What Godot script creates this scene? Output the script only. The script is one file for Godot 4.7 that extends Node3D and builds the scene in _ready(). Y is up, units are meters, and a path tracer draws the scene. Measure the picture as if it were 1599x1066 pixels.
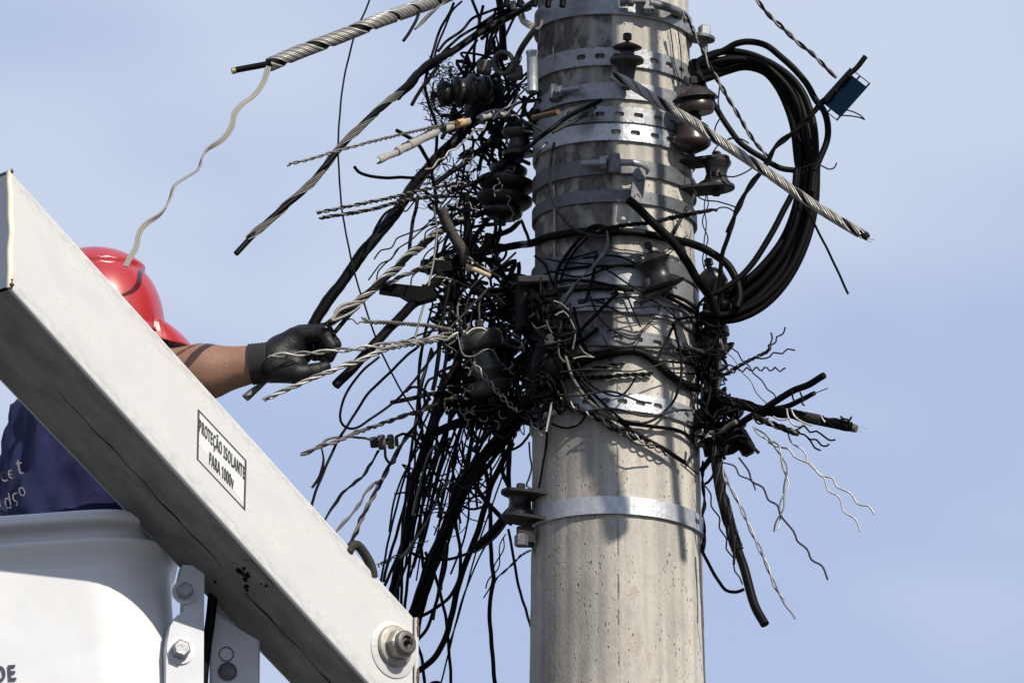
extends Node3D
# A street pole with a tangle of cut cables, a lift boom and bucket, and a worker reaching for the wires.
# at(x, y, z) places a point of the working drawing: 900 units to the metre at the pole, z in centimetres towards the street from the pole's axis.
const D := 20.0
const PX := 900.0
var fwd := Vector3(0, sin(deg_to_rad(17.0)), -cos(deg_to_rad(17.0)))
var upv := Vector3(0, cos(deg_to_rad(17.0)), sin(deg_to_rad(17.0)))
var eye := Vector3(0, 7.4, 0)
var sun_to := Vector3.ZERO
var rng := RandomNumberGenerator.new()
var used := {}
var M := {}
var pb := Vector4()   # pole: y, axis x, radius at the bottom of the drawing
var pt := Vector4()

class Mb:
	var v := PackedVector3Array()
	var n := PackedVector3Array()
	var t := PackedVector2Array()
	var i := PackedInt32Array()
	func fix(from: int):   # turns every triangle from there on to the side its normals point to
		for k in range(from, i.size(), 3):
			var a = v[i[k]]
			if (v[i[k + 2]] - a).cross(v[i[k + 1]] - a).dot(n[i[k]] + n[i[k + 1]] + n[i[k + 2]]) < 0.0:
				var s = i[k + 1]
				i[k + 1] = i[k + 2]; i[k + 2] = s
	func tri(a: Vector3, b: Vector3, c: Vector3):
		var k = v.size()
		var nn = (c - a).cross(b - a).normalized()
		v.append_array([a, b, c]); n.append_array([nn, nn, nn]); t.append_array([Vector2(), Vector2(), Vector2()])
		i.append_array([k, k + 1, k + 2])
	func quad(a: Vector3, b: Vector3, c: Vector3, d: Vector3, ua = Vector2(0, 0), ub = Vector2(1, 0), uc = Vector2(1, 1), ud = Vector2(0, 1)):
		var k = v.size()
		var nn = (c - a).cross(b - a) + (d - a).cross(c - a)
		nn = nn.normalized()
		v.append_array([a, b, c, d]); n.append_array([nn, nn, nn, nn]); t.append_array([ua, ub, uc, ud])
		i.append_array([k, k + 1, k + 2, k, k + 2, k + 3])

var rear := false   # while on, what hangs left of the pole is set back beside and behind it

func set_back(x: float, y: float) -> float:
	var low = smoothstep(590.0, 720.0, y)
	return (-19.0 * smoothstep(570.0 - 70.0 * low, 720.0 - 90.0 * low, x) - 15.0 * low * smoothstep(520.0, 620.0, x) * (1.0 - smoothstep(640.0, 800.0, x))) * (1.0 - smoothstep(806.0, 846.0, x))

func at(x: float, y: float, z: float) -> Vector3:
	if rear: z += set_back(x, y)
	var d = fwd * (D * PX) + Vector3(x - 799.5, 0, 0) + upv * (533.0 - y)
	return eye + d * ((z * 0.01 - eye.z) / d.z)

func pole_r(y: float) -> float: return lerpf(pb.z, pt.z, (y - pb.x) / (pt.x - pb.x))
func pole_x(y: float) -> float: return lerpf(pb.y, pt.y, (y - pb.x) / (pt.x - pb.x))

func on_pole(x: float, y: float, lift: float) -> Vector3:
	var z = 15.0
	var was = rear
	rear = false
	for k in 6:
		var p = at(x, y, z)
		var r = pole_r(p.y) + lift
		var dx = p.x - pole_x(p.y)
		z = 100.0 * sqrt(maxf(r * r - dx * dx, 0.0))
	var out = at(x, y, z)
	rear = was
	return out

# ---------------------------------------------------------------- nodes
func numbered(called: String) -> String:
	used[called] = used.get(called, -1) + 1
	return called if used[called] == 0 else "%s_%03d" % [called, used[called]]

func tag(o, label, category = "", group = "", kind = ""):
	if label: o.set_meta("label", label)
	if category: o.set_meta("category", category)
	if group: o.set_meta("group", group)
	if kind: o.set_meta("kind", kind)
	return o

func thing(called, label, category, pos: Vector3, group = "") -> Node3D:
	var o := Node3D.new()
	o.name = numbered(called); add_child(o, true); o.position = pos
	return tag(o, label, category, group)

func to_mesh(mb: Mb, off: Vector3) -> ArrayMesh:
	var vv = mb.v.duplicate()
	for k in vv.size(): vv[k] -= off
	var a := []
	a.resize(Mesh.ARRAY_MAX)
	a[Mesh.ARRAY_VERTEX] = vv; a[Mesh.ARRAY_NORMAL] = mb.n; a[Mesh.ARRAY_TEX_UV] = mb.t; a[Mesh.ARRAY_INDEX] = mb.i
	var am := ArrayMesh.new()
	am.add_surface_from_arrays(Mesh.PRIMITIVE_TRIANGLES, a)
	return am

func where(o: Node) -> Vector3:
	var p := Vector3()
	while o is Node3D and o != self:
		p += o.position
		o = o.get_parent()
	return p

func part(mb: Mb, called: String, mat, parent: Node3D) -> MeshInstance3D:
	var o := MeshInstance3D.new()
	o.name = called
	o.mesh = to_mesh(mb, where(parent)); o.material_override = null
	o.mesh.surface_set_material(0, M[mat] if mat is String else mat)
	parent.add_child(o, true)
	return o

func solo(mb: Mb, called: String, mat, label, category, group = "", kind = "") -> MeshInstance3D:
	var o := MeshInstance3D.new()
	o.name = numbered(called)
	var lo = mb.v[0]
	for p in mb.v: lo = p if p.y < lo.y else lo
	o.mesh = to_mesh(mb, lo); o.position = lo
	o.mesh.surface_set_material(0, M[mat] if mat is String else mat)
	add_child(o, true)
	return tag(o, label, category, group, kind)

# ---------------------------------------------------------------- shapes
func smooth_path(p: PackedVector3Array, step := 0.006) -> PackedVector3Array:
	if p.size() < 3:
		var a = p[0]; var b = p[1]
		var o := PackedVector3Array()
		var n2 = clampi(int(a.distance_to(b) / step), 2, 40)
		for k in n2 + 1: o.append(a.lerp(b, float(k) / n2))
		return o
	var out := PackedVector3Array()
	for k in p.size() - 1:
		var p0 = p[k - 1] if k > 0 else p[0] * 2.0 - p[1]
		var p3 = p[k + 2] if k + 2 < p.size() else p[k + 1] * 2.0 - p[k]
		var p1 = p[k]; var p2 = p[k + 1]
		var n = clampi(int(p1.distance_to(p2) / step), 2, 40)
		for j in n:
			out.append(p1.cubic_interpolate(p2, p0, p3, float(j) / n))
	out.append(p[p.size() - 1])
	return out

func frames(p: PackedVector3Array) -> Array:   # [normals, binormals]
	var ns := PackedVector3Array()
	var bs := PackedVector3Array()
	var n := Vector3.ZERO
	for k in p.size():
		var t = (p[mini(k + 1, p.size() - 1)] - p[maxi(k - 1, 0)]).normalized()
		if k == 0:
			n = t.cross(Vector3.UP if absf(t.y) < 0.9 else Vector3.RIGHT).normalized()
		n = (n - t * n.dot(t)).normalized()
		ns.append(n); bs.append(t.cross(n))
	return [ns, bs]

func tube(mb: Mb, p: PackedVector3Array, r, sides := 8, flat := 1.0, taper := 0.0, spin := 0.0):
	var f = frames(p)
	var k0 = mb.v.size()
	var m = p.size()
	var run := 0.0
	for k in m:
		var rr: float = r if r is float else r[k]
		if taper > 0.0: rr *= 1.0 - taper * float(k) / m
		if k > 0: run += p[k].distance_to(p[k - 1])
		var tw = spin * run
		for s in sides + 1:
			var a = TAU * s / sides
			var ca = cos(a); var sa = sin(a) * flat
			var c2 = ca * cos(tw) - sa * sin(tw)
			var s2 = ca * sin(tw) + sa * cos(tw)
			var d = f[0][k] * c2 + f[1][k] * s2
			mb.v.append(p[k] + d * rr); mb.n.append(d.normalized()); mb.t.append(Vector2(float(s) / sides, run * 20.0))
	for k in m - 1:
		for s in sides:
			var a = k0 + k * (sides + 1) + s
			var b = a + sides + 1
			mb.i.append_array([a, b, a + 1, a + 1, b, b + 1])
	for e in 2:
		var k = 0 if e == 0 else m - 1
		var c = mb.v.size()
		var t = (p[0] - p[1]).normalized() if e == 0 else (p[m - 1] - p[m - 2]).normalized()
		mb.v.append(p[k]); mb.n.append(t); mb.t.append(Vector2())
		for s in sides + 1:
			mb.v.append(mb.v[k0 + k * (sides + 1) + s]); mb.n.append(t); mb.t.append(Vector2())
		for s in sides:
			mb.i.append_array([c, c + 1 + s, c + 2 + s] if e == 0 else [c, c + 2 + s, c + 1 + s])

func wobble(p: PackedVector3Array, amp: float) -> PackedVector3Array:
	var o := PackedVector3Array()
	var a = rng.randf() * 50.0
	for k in p.size():
		var s = a + k * 0.35
		o.append(p[k] + Vector3(sin(s) + 0.6 * sin(2.3 * s + 1.0), cos(1.3 * s), sin(0.8 * s + 2.0)) * amp)
	return o

func helix(p: PackedVector3Array, lay: float, pitch: float, phase: float, from := 0, to := -1) -> PackedVector3Array:
	var f = frames(p)
	var o := PackedVector3Array()
	var run := 0.0
	if to < 0: to = p.size()
	for k in p.size():
		if k > 0: run += p[k].distance_to(p[k - 1])
		if k < from or k >= to: continue
		var a = phase + TAU * run / pitch
		o.append(p[k] + (f[0][k] * cos(a) + f[1][k] * sin(a)) * lay)
	return o

func lathe(mb: Mb, xf: Transform3D, prof: Array, seg := 24, smooth := true, squash := 1.0):   # prof: [radius, height] pairs along y
	var first = mb.i.size()
	for k in prof.size() - 1:
		var a = prof[k]; var b = prof[k + 1]
		var na = Vector2(a[1] - b[1], 0); var dv = Vector2(b[0] - a[0], b[1] - a[1])
		var nn = Vector2(dv.y, -dv.x).normalized()
		var n0 = nn; var n1 = nn
		if smooth:
			if k > 0:
				var q = Vector2(a[0] - prof[k - 1][0], a[1] - prof[k - 1][1])
				var m = Vector2(q.y, -q.x).normalized()
				if m.dot(nn) > 0.45: n0 = (m + nn).normalized()
			if k + 2 < prof.size():
				var q = Vector2(prof[k + 2][0] - b[0], prof[k + 2][1] - b[1])
				var m = Vector2(q.y, -q.x).normalized()
				if m.dot(nn) > 0.45: n1 = (m + nn).normalized()
		var k0 = mb.v.size()
		for s in seg + 1:
			var an = TAU * s / seg
			if seg <= 8:
				pass
			var ca = cos(an); var sa = sin(an) * squash
			for e in 2:
				var q = a if e == 0 else b
				var m = n0 if e == 0 else n1
				mb.v.append(xf * Vector3(ca * q[0], q[1], sa * q[0]))
				mb.n.append((xf.basis * Vector3(ca * m.x, m.y, sa * m.x)).normalized())
				mb.t.append(Vector2(float(s) / seg, q[1]))
		for s in seg:
			var c = k0 + s * 2
			mb.i.append_array([c, c + 1, c + 2, c + 2, c + 1, c + 3])
	mb.fix(first)

func hexa(mb: Mb, xf: Transform3D, r: float, h: float):
	var b := []
	for s in 6: b.append(Vector2(cos(TAU * s / 6.0), sin(TAU * s / 6.0)))
	for s in 6:
		var p = b[s]; var q = b[(s + 1) % 6]
		var ch = 0.82
		var A = xf * Vector3(p.x * r, 0, p.y * r); var B = xf * Vector3(q.x * r, 0, q.y * r)
		var C = xf * Vector3(q.x * r, h * 0.85, q.y * r); var E = xf * Vector3(p.x * r, h * 0.85, p.y * r)
		mb.quad(A, E, C, B)
		var G = xf * Vector3(p.x * r * ch, h, p.y * r * ch); var H = xf * Vector3(q.x * r * ch, h, q.y * r * ch)
		mb.quad(E, G, H, C)
		mb.tri(xf * Vector3(0, h, 0), H, G)
		mb.tri(xf * Vector3(), A, B)

func box(mb: Mb, xf: Transform3D, s: Vector3, bev := 0.001):
	var h = s * 0.5
	var q = func(sx, sy, sz, ax):
		var p = Vector3(sx * h.x, sy * h.y, sz * h.z)
		for k in 3:
			if k != ax: p[k] -= signf(p[k]) * bev
		return xf * p
	for ax in 3:
		var u = (ax + 1) % 3; var w = (ax + 2) % 3
		for sg in [-1, 1]:
			var c = []
			for pr in [[-1, -1], [1, -1], [1, 1], [-1, 1]]:
				var sv = [0, 0, 0]
				sv[ax] = sg; sv[u] = pr[0]; sv[w] = pr[1]
				c.append(q.call(sv[0], sv[1], sv[2], ax))
			if sg > 0: mb.quad(c[3], c[2], c[1], c[0])
			else: mb.quad(c[0], c[1], c[2], c[3])
		for s1 in [-1, 1]:
			for s2 in [-1, 1]:   # edges along ax, between faces u and w
				var lo = [0, 0, 0]; var hi = [0, 0, 0]
				lo[ax] = -1; hi[ax] = 1; lo[u] = s1; hi[u] = s1; lo[w] = s2; hi[w] = s2
				var a = q.call(lo[0], lo[1], lo[2], u); var b = q.call(hi[0], hi[1], hi[2], u)
				var c = q.call(hi[0], hi[1], hi[2], w); var d = q.call(lo[0], lo[1], lo[2], w)
				if s1 * s2 > 0: mb.quad(d, c, b, a)
				else: mb.quad(a, b, c, d)

func prism(mb: Mb, xf: Transform3D, poly: PackedVector2Array, depth: float):
	var tr = Geometry2D.triangulate_polygon(poly)
	for k in range(0, tr.size(), 3):
		var a = poly[tr[k]]; var b = poly[tr[k + 1]]; var c = poly[tr[k + 2]]
		if (b - a).cross(c - a) < 0: var s = b; b = c; c = s
		mb.tri(xf * Vector3(a.x, a.y, depth), xf * Vector3(c.x, c.y, depth), xf * Vector3(b.x, b.y, depth))
		mb.tri(xf * Vector3(a.x, a.y, 0), xf * Vector3(b.x, b.y, 0), xf * Vector3(c.x, c.y, 0))
	for k in poly.size():
		var a = poly[k]; var b = poly[(k + 1) % poly.size()]
		mb.quad(xf * Vector3(a.x, a.y, 0), xf * Vector3(a.x, a.y, depth), xf * Vector3(b.x, b.y, depth), xf * Vector3(b.x, b.y, 0))

func ring_plate(mb: Mb, xf: Transform3D, outer: PackedVector2Array, c: Vector2, hr: Vector2, depth: float):   # a convex plate with one slot or hole
	var m = outer.size()
	var inn := PackedVector2Array()
	for p in outer:
		var a = (p - c).angle()
		var e = Vector2(cos(a), sin(a))
		inn.append(c + Vector2(e.x * hr.x, e.y * hr.y))
	for k in m:
		var j = (k + 1) % m
		var a = outer[k]; var b = outer[j]; var d = inn[k]; var e = inn[j]
		var f = func(q, z): return xf * Vector3(q.x, q.y, z)
		mb.quad(f.call(a, depth), f.call(d, depth), f.call(e, depth), f.call(b, depth))
		mb.quad(f.call(a, 0.0), f.call(b, 0.0), f.call(e, 0.0), f.call(d, 0.0))
		mb.quad(f.call(a, 0.0), f.call(a, depth), f.call(b, depth), f.call(b, 0.0))
		mb.quad(f.call(d, 0.0), f.call(e, 0.0), f.call(e, depth), f.call(d, depth))

func stadium(w: float, h: float, n := 10) -> PackedVector2Array:   # rounded-end plate centred on 0, w long, h high
	var o := PackedVector2Array()
	var r = h * 0.5
	for s in [1, -1]:
		for k in n + 1:
			var a = (-PI / 2 + PI * k / n) if s > 0 else (PI / 2 + PI * k / n)
			o.append(Vector2(s * (w * 0.5 - r) + r * cos(a), r * sin(a)))
	return o

func aim(p: Vector3, y: Vector3, near := Vector3(0, 0, 1)) -> Transform3D:   # y axis along y
	y = y.normalized()
	var z = (near - y * near.dot(y))
	if z.length() < 0.01: z = Vector3(1, 0, 0) - y * y.x
	z = z.normalized()
	return Transform3D(Basis(y.cross(z), y, z), p)

# ---------------------------------------------------------------- cables
func pts(xy: Array, z0: float, z1: float) -> PackedVector3Array:
	var o := PackedVector3Array()
	var n = xy.size() / 2
	for k in n:
		o.append(at(xy[2 * k], xy[2 * k + 1], lerpf(z0, z1, float(k) / (n - 1))))
	return o

func wrapped(xy: Array, lift: float) -> PackedVector3Array:
	var o := PackedVector3Array()
	for k in xy.size() / 2:
		o.append(on_pole(xy[2 * k], xy[2 * k + 1], lift))
	return o

func run_cable(called, label, mat, r: float, path: PackedVector3Array, group = "", category = "cable", flat := 1.0, taper := 0.0):
	var p = wobble(smooth_path(path), minf(r, 3.0) * 0.18 / PX)
	var mb := Mb.new()
	tube(mb, p, r / PX, 9 if r > 3 else 7, flat, taper, 0.0 if flat == 1.0 else 30.0)
	return solo(mb, called, mat, label, category, group)

func c(called, label, mat, r: float, z0: float, z1: float, xy: Array, group = "", flat := 1.0, taper := 0.0):
	return run_cable(called, label, mat, r, pts(xy, z0, z1), group, "wire" if called.contains("wire") else "cable", flat, taper)

func w(called, label, mat, r: float, lift: float, xy: Array, flat := 1.0):
	return run_cable(called, label, mat, r, wrapped(xy, lift * 0.001 + r / PX), "", "wire" if called.contains("wire") else "cable", flat)

func tw(called, label, mats: Array, r: float, lay: float, pitch: float, path: PackedVector3Array, group = "", loose := 0.0):
	var p = smooth_path(path, 0.004)
	var t = thing(called, label, "wire", p[0], group)
	var ph = rng.randf() * TAU
	for k in mats.size():
		var h = helix(p, lay / PX, pitch / PX, ph + TAU * k / mats.size(), int(rng.randf() * loose * 5.0), p.size() - int(rng.randf() * loose * 14.0))
		var mb := Mb.new()
		tube(mb, wobble(h, 0.2 * r / PX), r / PX, 6)
		part(mb, "strand", mats[k], t)
	return t

func grip(called, label, core_mat, core_r: float, rod_mat, rods: int, slots: int, rod_r: float, pitch: float, path: PackedVector3Array, f0 := 0.0, f1 := 1.0, taper := 0.0):
	var p = smooth_path(path, 0.004)
	var t = thing(called, label, "cable", p[0])
	var mb := Mb.new()
	tube(mb, p, core_r / PX, 12, 1.0, taper)
	part(mb, "core", core_mat, t)
	for k in rods:
		var a = int((f0 + (rng.randf() * 0.02 if f0 > 0 else 0.0)) * p.size()); var b = int((f1 - rng.randf() * 0.03) * p.size())
		var h = helix(p, (core_r + rod_r * 0.6) / PX, pitch / PX, TAU * k / slots + 0.04 * rng.randf(), a, b)
		mb = Mb.new()
		tube(mb, h, rod_r / PX, 6)
		part(mb, "wrap_rod", rod_mat if not rod_mat is Array else rod_mat[k % rod_mat.size()], t)
	return t

func tangle(called, label, mat, n: int, cx: float, cy: float, rx: float, ry: float, z0: float, z1: float, r0: float, r1: float, length: float, curl: float):
	var mb := Mb.new()
	for k in n:
		var a = rng.randf() * TAU
		var q = sqrt(rng.randf())
		var x = cx + cos(a) * q * rx; var y = cy + sin(a) * q * ry; var z = rng.randf_range(z0, z1)
		var dir = rng.randf() * TAU; var bend = rng.randfn(0, curl)
		var p := PackedVector3Array()
		var m = rng.randi_range(4, 7)
		for j in m:
			p.append(at(x, y, z))
			dir += bend + rng.randfn(0, curl * 0.5)
			x += cos(dir) * length / m; y += sin(dir) * length / m; z += rng.randfn(0, 1.2)
			if ((x - cx) / rx) ** 2 + ((y - cy) / ry) ** 2 > 1.25: dir = atan2(cy - y, cx - x)
		tube(mb, smooth_path(p, 0.008), rng.randf_range(r0, r1) / PX, 5)
	return solo(mb, called, mat, label, "wires", "", "stuff")

# ---------------------------------------------------------------- materials
func mat(called: String, col: Color, rough: float, metal := 0.0) -> StandardMaterial3D:
	var m := StandardMaterial3D.new()
	m.resource_name = called
	m.albedo_color = Color(col.r, col.g, col.b).linear_to_srgb()
	m.roughness = rough; m.metallic = metal
	M[called] = m
	return m

func noise_img(seed_: int, freq: float, w_: int, h_: int, octaves := 4, type := FastNoiseLite.TYPE_SIMPLEX_SMOOTH) -> PackedByteArray:
	var f := FastNoiseLite.new()
	f.seed = seed_; f.frequency = freq; f.fractal_octaves = octaves; f.noise_type = type
	var im = f.get_seamless_image(w_, h_)
	im.convert(Image.FORMAT_L8)
	return im.get_data()

func tex(w_: int, h_: int, bytes: PackedByteArray, fmt := Image.FORMAT_RGB8) -> ImageTexture:
	return ImageTexture.create_from_image(Image.create_from_data(w_, h_, false, fmt, bytes))

func bump(h: PackedByteArray, n: int, strength: float) -> ImageTexture:
	var im = Image.create_from_data(n, n, false, Image.FORMAT_L8, h)
	im.convert(Image.FORMAT_RGBA8)
	im.bump_map_to_normal_map(strength)
	return ImageTexture.create_from_image(im)

func mottled(m: StandardMaterial3D, seed_: int, freq: float, lo: float, hi: float, scale: float, world := true, type := FastNoiseLite.TYPE_SIMPLEX_SMOOTH, bumpy := 0.0):
	# multiplies the colour by a blotchy pattern, and bends the surface a little
	var n = 256
	var a = noise_img(seed_, freq, n, n, 5, type)
	var b = PackedByteArray()
	b.resize(n * n * 3)
	for k in n * n:
		var v = int(255.0 * pow(clampf(lerpf(lo, hi, a[k] / 255.0), 0, 1), 0.4545))
		b[3 * k] = v; b[3 * k + 1] = v; b[3 * k + 2] = v
	m.albedo_texture = tex(n, n, b)
	if bumpy > 0.0:
		m.normal_enabled = true
		m.normal_texture = bump(a, n, bumpy)
	m.uv1_triplanar = true
	m.uv1_world_triplanar = world
	m.uv1_scale = Vector3.ONE * scale

func make_materials():
	for a in [["black", 0.0035, 0.5], ["black_dusty", 0.01, 0.65], ["black_matt", 0.004, 0.85], ["dark_grey", 0.04, 0.6]]:
		mottled(mat(a[0], Color(a[1], a[1] * 0.98, a[1] * 0.96), a[2]), 3, 0.02, 0.55, 1.0, 9.0); M[a[0]].metallic_specular = 0.2
	mottled(mat("brown_grey", Color(0.11, 0.1, 0.085), 0.65), 5, 0.02, 0.4, 1.0, 9.0)
	mottled(mat("aluminium", Color(0.4, 0.39, 0.365), 0.45, 0.45), 7, 0.03, 0.5, 1.0, 14.0)
	mottled(mat("aluminium_dull", Color(0.17, 0.163, 0.148), 0.5, 0.35), 8, 0.03, 0.35, 1.0, 14.0)
	mottled(mat("aluminium_warm", Color(0.4, 0.375, 0.33), 0.52, 0.3), 9, 0.03, 0.5, 1.0, 12.0)
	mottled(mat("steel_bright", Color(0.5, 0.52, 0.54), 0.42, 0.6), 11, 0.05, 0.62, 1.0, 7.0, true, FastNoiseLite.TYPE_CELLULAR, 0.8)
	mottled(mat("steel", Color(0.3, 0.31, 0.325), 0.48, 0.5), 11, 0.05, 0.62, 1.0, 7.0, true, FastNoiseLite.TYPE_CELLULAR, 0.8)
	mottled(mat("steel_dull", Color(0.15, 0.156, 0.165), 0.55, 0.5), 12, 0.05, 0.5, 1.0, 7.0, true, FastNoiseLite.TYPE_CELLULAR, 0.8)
	mottled(mat("rust", Color(0.13, 0.075, 0.04), 0.85), 13, 0.05, 0.4, 1.0, 20.0)
	mottled(mat("porcelain_black", Color(0.014, 0.0135, 0.013), 0.42), 18, 0.02, 0.3, 1.0, 8.0)
	mottled(mat("porcelain_brown", Color(0.026, 0.015, 0.012), 0.34), 14, 0.03, 0.6, 1.0, 8.0)
	mottled(mat("porcelain_grey", Color(0.05, 0.046, 0.039), 0.36), 15, 0.03, 0.6, 1.0, 8.0)
	mottled(mat("bark", Color(0.06, 0.052, 0.044), 0.9), 16, 0.06, 0.3, 1.0, 12.0, true, FastNoiseLite.TYPE_SIMPLEX_SMOOTH, 4.0)
	mat("strip_grey", Color(0.2, 0.195, 0.17), 0.6)
	mat("bare_wood", Color(0.42, 0.34, 0.22), 0.8)
	mat("tag_blue", Color(0.002, 0.008, 0.022), 0.9)
	M.tag_blue.metallic_specular = 0.15
	mottled(mat("sleeve_grey", Color(0.33, 0.315, 0.285), 0.65), 19, 0.03, 0.5, 1.0, 14.0)
	mat("print_black", Color(0.03, 0.03, 0.035), 0.6)
	mat("print_navy", Color(0.02, 0.025, 0.06), 0.6)
	mat("print_grey", Color(0.1, 0.108, 0.13), 0.8)
	mat("sticker", Color(0.52, 0.53, 0.535), 0.45)
	mat("red_plastic", Color(0.31, 0.017, 0.018), 0.32)
	M.red_plastic.clearcoat_enabled = true; M.red_plastic.clearcoat = 0.6; M.red_plastic.clearcoat_roughness = 0.18
	mottled(mat("skin", Color(0.22, 0.11, 0.068), 0.6), 21, 0.04, 0.72, 1.0, 12.0, true, FastNoiseLite.TYPE_SIMPLEX_SMOOTH, 1.2)
	M.skin.subsurf_scatter_enabled = true; M.skin.subsurf_scatter_strength = 0.12
	mottled(mat("glove", Color(0.008, 0.008, 0.0085), 0.52), 22, 0.05, 0.6, 1.0, 14.0, true, FastNoiseLite.TYPE_SIMPLEX_SMOOTH, 2.5)
	M.glove.metallic_specular = 0.35
	mottled(mat("knit", Color(0.012, 0.012, 0.012), 0.9), 23, 0.09, 0.6, 1.0, 20.0, true, FastNoiseLite.TYPE_SIMPLEX_SMOOTH, 3.0)
	mottled(mat("shirt", Color(0.002, 0.005, 0.046), 0.92), 24, 0.02, 0.85, 1.0, 5.0)
	mat("trousers", Color(0.02, 0.024, 0.05), 0.9)
	mat("hair", Color(0.01, 0.008, 0.007), 0.6)
	mottled(mat("bucket_white", Color(0.62, 0.63, 0.64), 0.35), 25, 0.012, 0.9, 1.0, 2.0, true, FastNoiseLite.TYPE_SIMPLEX_SMOOTH, 0.4)
	mottled(mat("bracket_white", Color(0.52, 0.54, 0.57), 0.45), 26, 0.02, 0.85, 1.0, 3.0)
	mat("asphalt", Color(0.055, 0.053, 0.05), 0.9)
	paint_material()
	concrete_material()

func paint_material():   # the boom: old white paint, dirt and chalky streaks; v runs along the boom
	var n = 512
	var a = noise_img(31, 0.006, n, n, 5)
	var b = noise_img(32, 0.03, n, n, 4)
	for pass_ in 2:
		var px = PackedByteArray()
		px.resize(n * n * 3)
		for k in n * n:
			var v = a[k] / 255.0; var s = b[k] / 255.0
			var c3: Vector3
			if pass_ == 0:
				c3 = Vector3(0.5, 0.506, 0.498) * (0.9 + 0.1 * v)
				c3 *= 1.0 - 0.4 * smoothstep(0.88, 1.0, s)
				var ed = float(k % n) / n      # dirt gathers along the two long edges
				c3 *= 1.0 - 0.16 * (smoothstep(0.14, 0.0, ed) + smoothstep(0.8, 1.0, ed)) * smoothstep(0.35, 0.65, s)
				c3 = c3.lerp(Vector3(0.3, 0.27, 0.22), 0.3 * smoothstep(0.55, 0.8, b[(k * 3 + 977) % (n * n)] / 255.0) * smoothstep(0.5, 0.7, v))
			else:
				c3 = Vector3(0.19, 0.187, 0.175) * (0.55 + 0.5 * v) * (0.8 + 0.25 * s)  # grime, plus the underside's shade painted in as a darker colour
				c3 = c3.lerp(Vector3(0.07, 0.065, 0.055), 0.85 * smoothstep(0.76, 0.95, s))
			for j in 3: px[3 * k + j] = int(255.0 * pow(clampf(c3[j], 0, 1), 0.4545))
		var m = mat("boom_white" if pass_ == 0 else "boom_grimy_shade", Color(1, 1, 1), 0.42 if pass_ == 0 else 0.7)
		m.albedo_texture = tex(n, n, px)
		m.uv1_scale = Vector3(1.0, 2.2, 1) if pass_ == 0 else Vector3(1.0, 3.0, 1)

func concrete_material():   # u once round the pole, v 2 m of its height
	var n = 1024
	var big = noise_img(41, 0.004, n, n, 5)
	var mid = noise_img(42, 0.02, n, n, 5)
	var fine = noise_img(43, 0.12, n, n, 3)
	var f := FastNoiseLite.new()
	f.seed = 44; f.frequency = 0.03; f.fractal_octaves = 4
	var st = f.get_seamless_image(n, 32)
	st.convert(Image.FORMAT_L8); st.resize(n, n, Image.INTERPOLATE_CUBIC)
	var streak = st.get_data()
	var px = PackedByteArray(); px.resize(n * n * 3)
	var hh = PackedByteArray(); hh.resize(n * n)
	for k in n * n:
		var v = big[k] / 255.0; var s = mid[k] / 255.0; var g = fine[k] / 255.0; var t = streak[k] / 255.0
		var x = float(k % n) / n; var y = float(k / n) / n
		var c3 = Vector3(0.41, 0.39, 0.346) * (0.76 + 0.42 * v) * (0.64 + 0.58 * t) * (0.86 + 0.26 * g) * (0.84 + 0.32 * s)
		# left of the mould seam: mould stain and painted-in shade, more so higher up
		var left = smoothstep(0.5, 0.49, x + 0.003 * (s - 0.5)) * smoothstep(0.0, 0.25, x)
		var mould_shade = left * smoothstep(0.2, 0.6, s + 0.4 * (v - 0.5)) * smoothstep(0.62, 0.42, y) * (0.8 + 0.4 * (g - 0.3))
		c3 = c3.lerp(Vector3(0.085, 0.08, 0.07), clampf(1.1 * mould_shade, 0, 0.93))
		c3 *= 1.0 - 0.22 * left  # left half darkened further, shade put into the colour
		var brown = smoothstep(0.56, 0.75, s) * smoothstep(0.42, 0.65, v)
		c3 = c3.lerp(Vector3(0.2, 0.14, 0.095), 0.4 * brown)
		var pit = smoothstep(0.73, 0.82, g) * smoothstep(0.42, 0.58, s)
		var seam = exp(-pow((x - 0.5 + 0.0012 * (g - 0.5)) / 0.0019, 2.0)) * smoothstep(0.34, 0.54, s + 0.6 * (g - 0.5)) * smoothstep(0.05, 0.6, y)
		c3 *= 1.0 - 0.75 * maxf(pit, seam * 0.8)
		for j in 3: px[3 * k + j] = int(255.0 * pow(clampf(c3[j], 0, 1), 0.4545))
		hh[k] = int(clampf(190.0 + 40.0 * (g - 0.5) + 30.0 * (s - 0.5) - 150.0 * maxf(pit, seam), 0, 255))
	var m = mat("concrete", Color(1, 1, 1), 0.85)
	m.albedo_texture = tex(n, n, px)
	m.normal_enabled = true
	m.normal_texture = bump(hh, n, 2.5)

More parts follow.
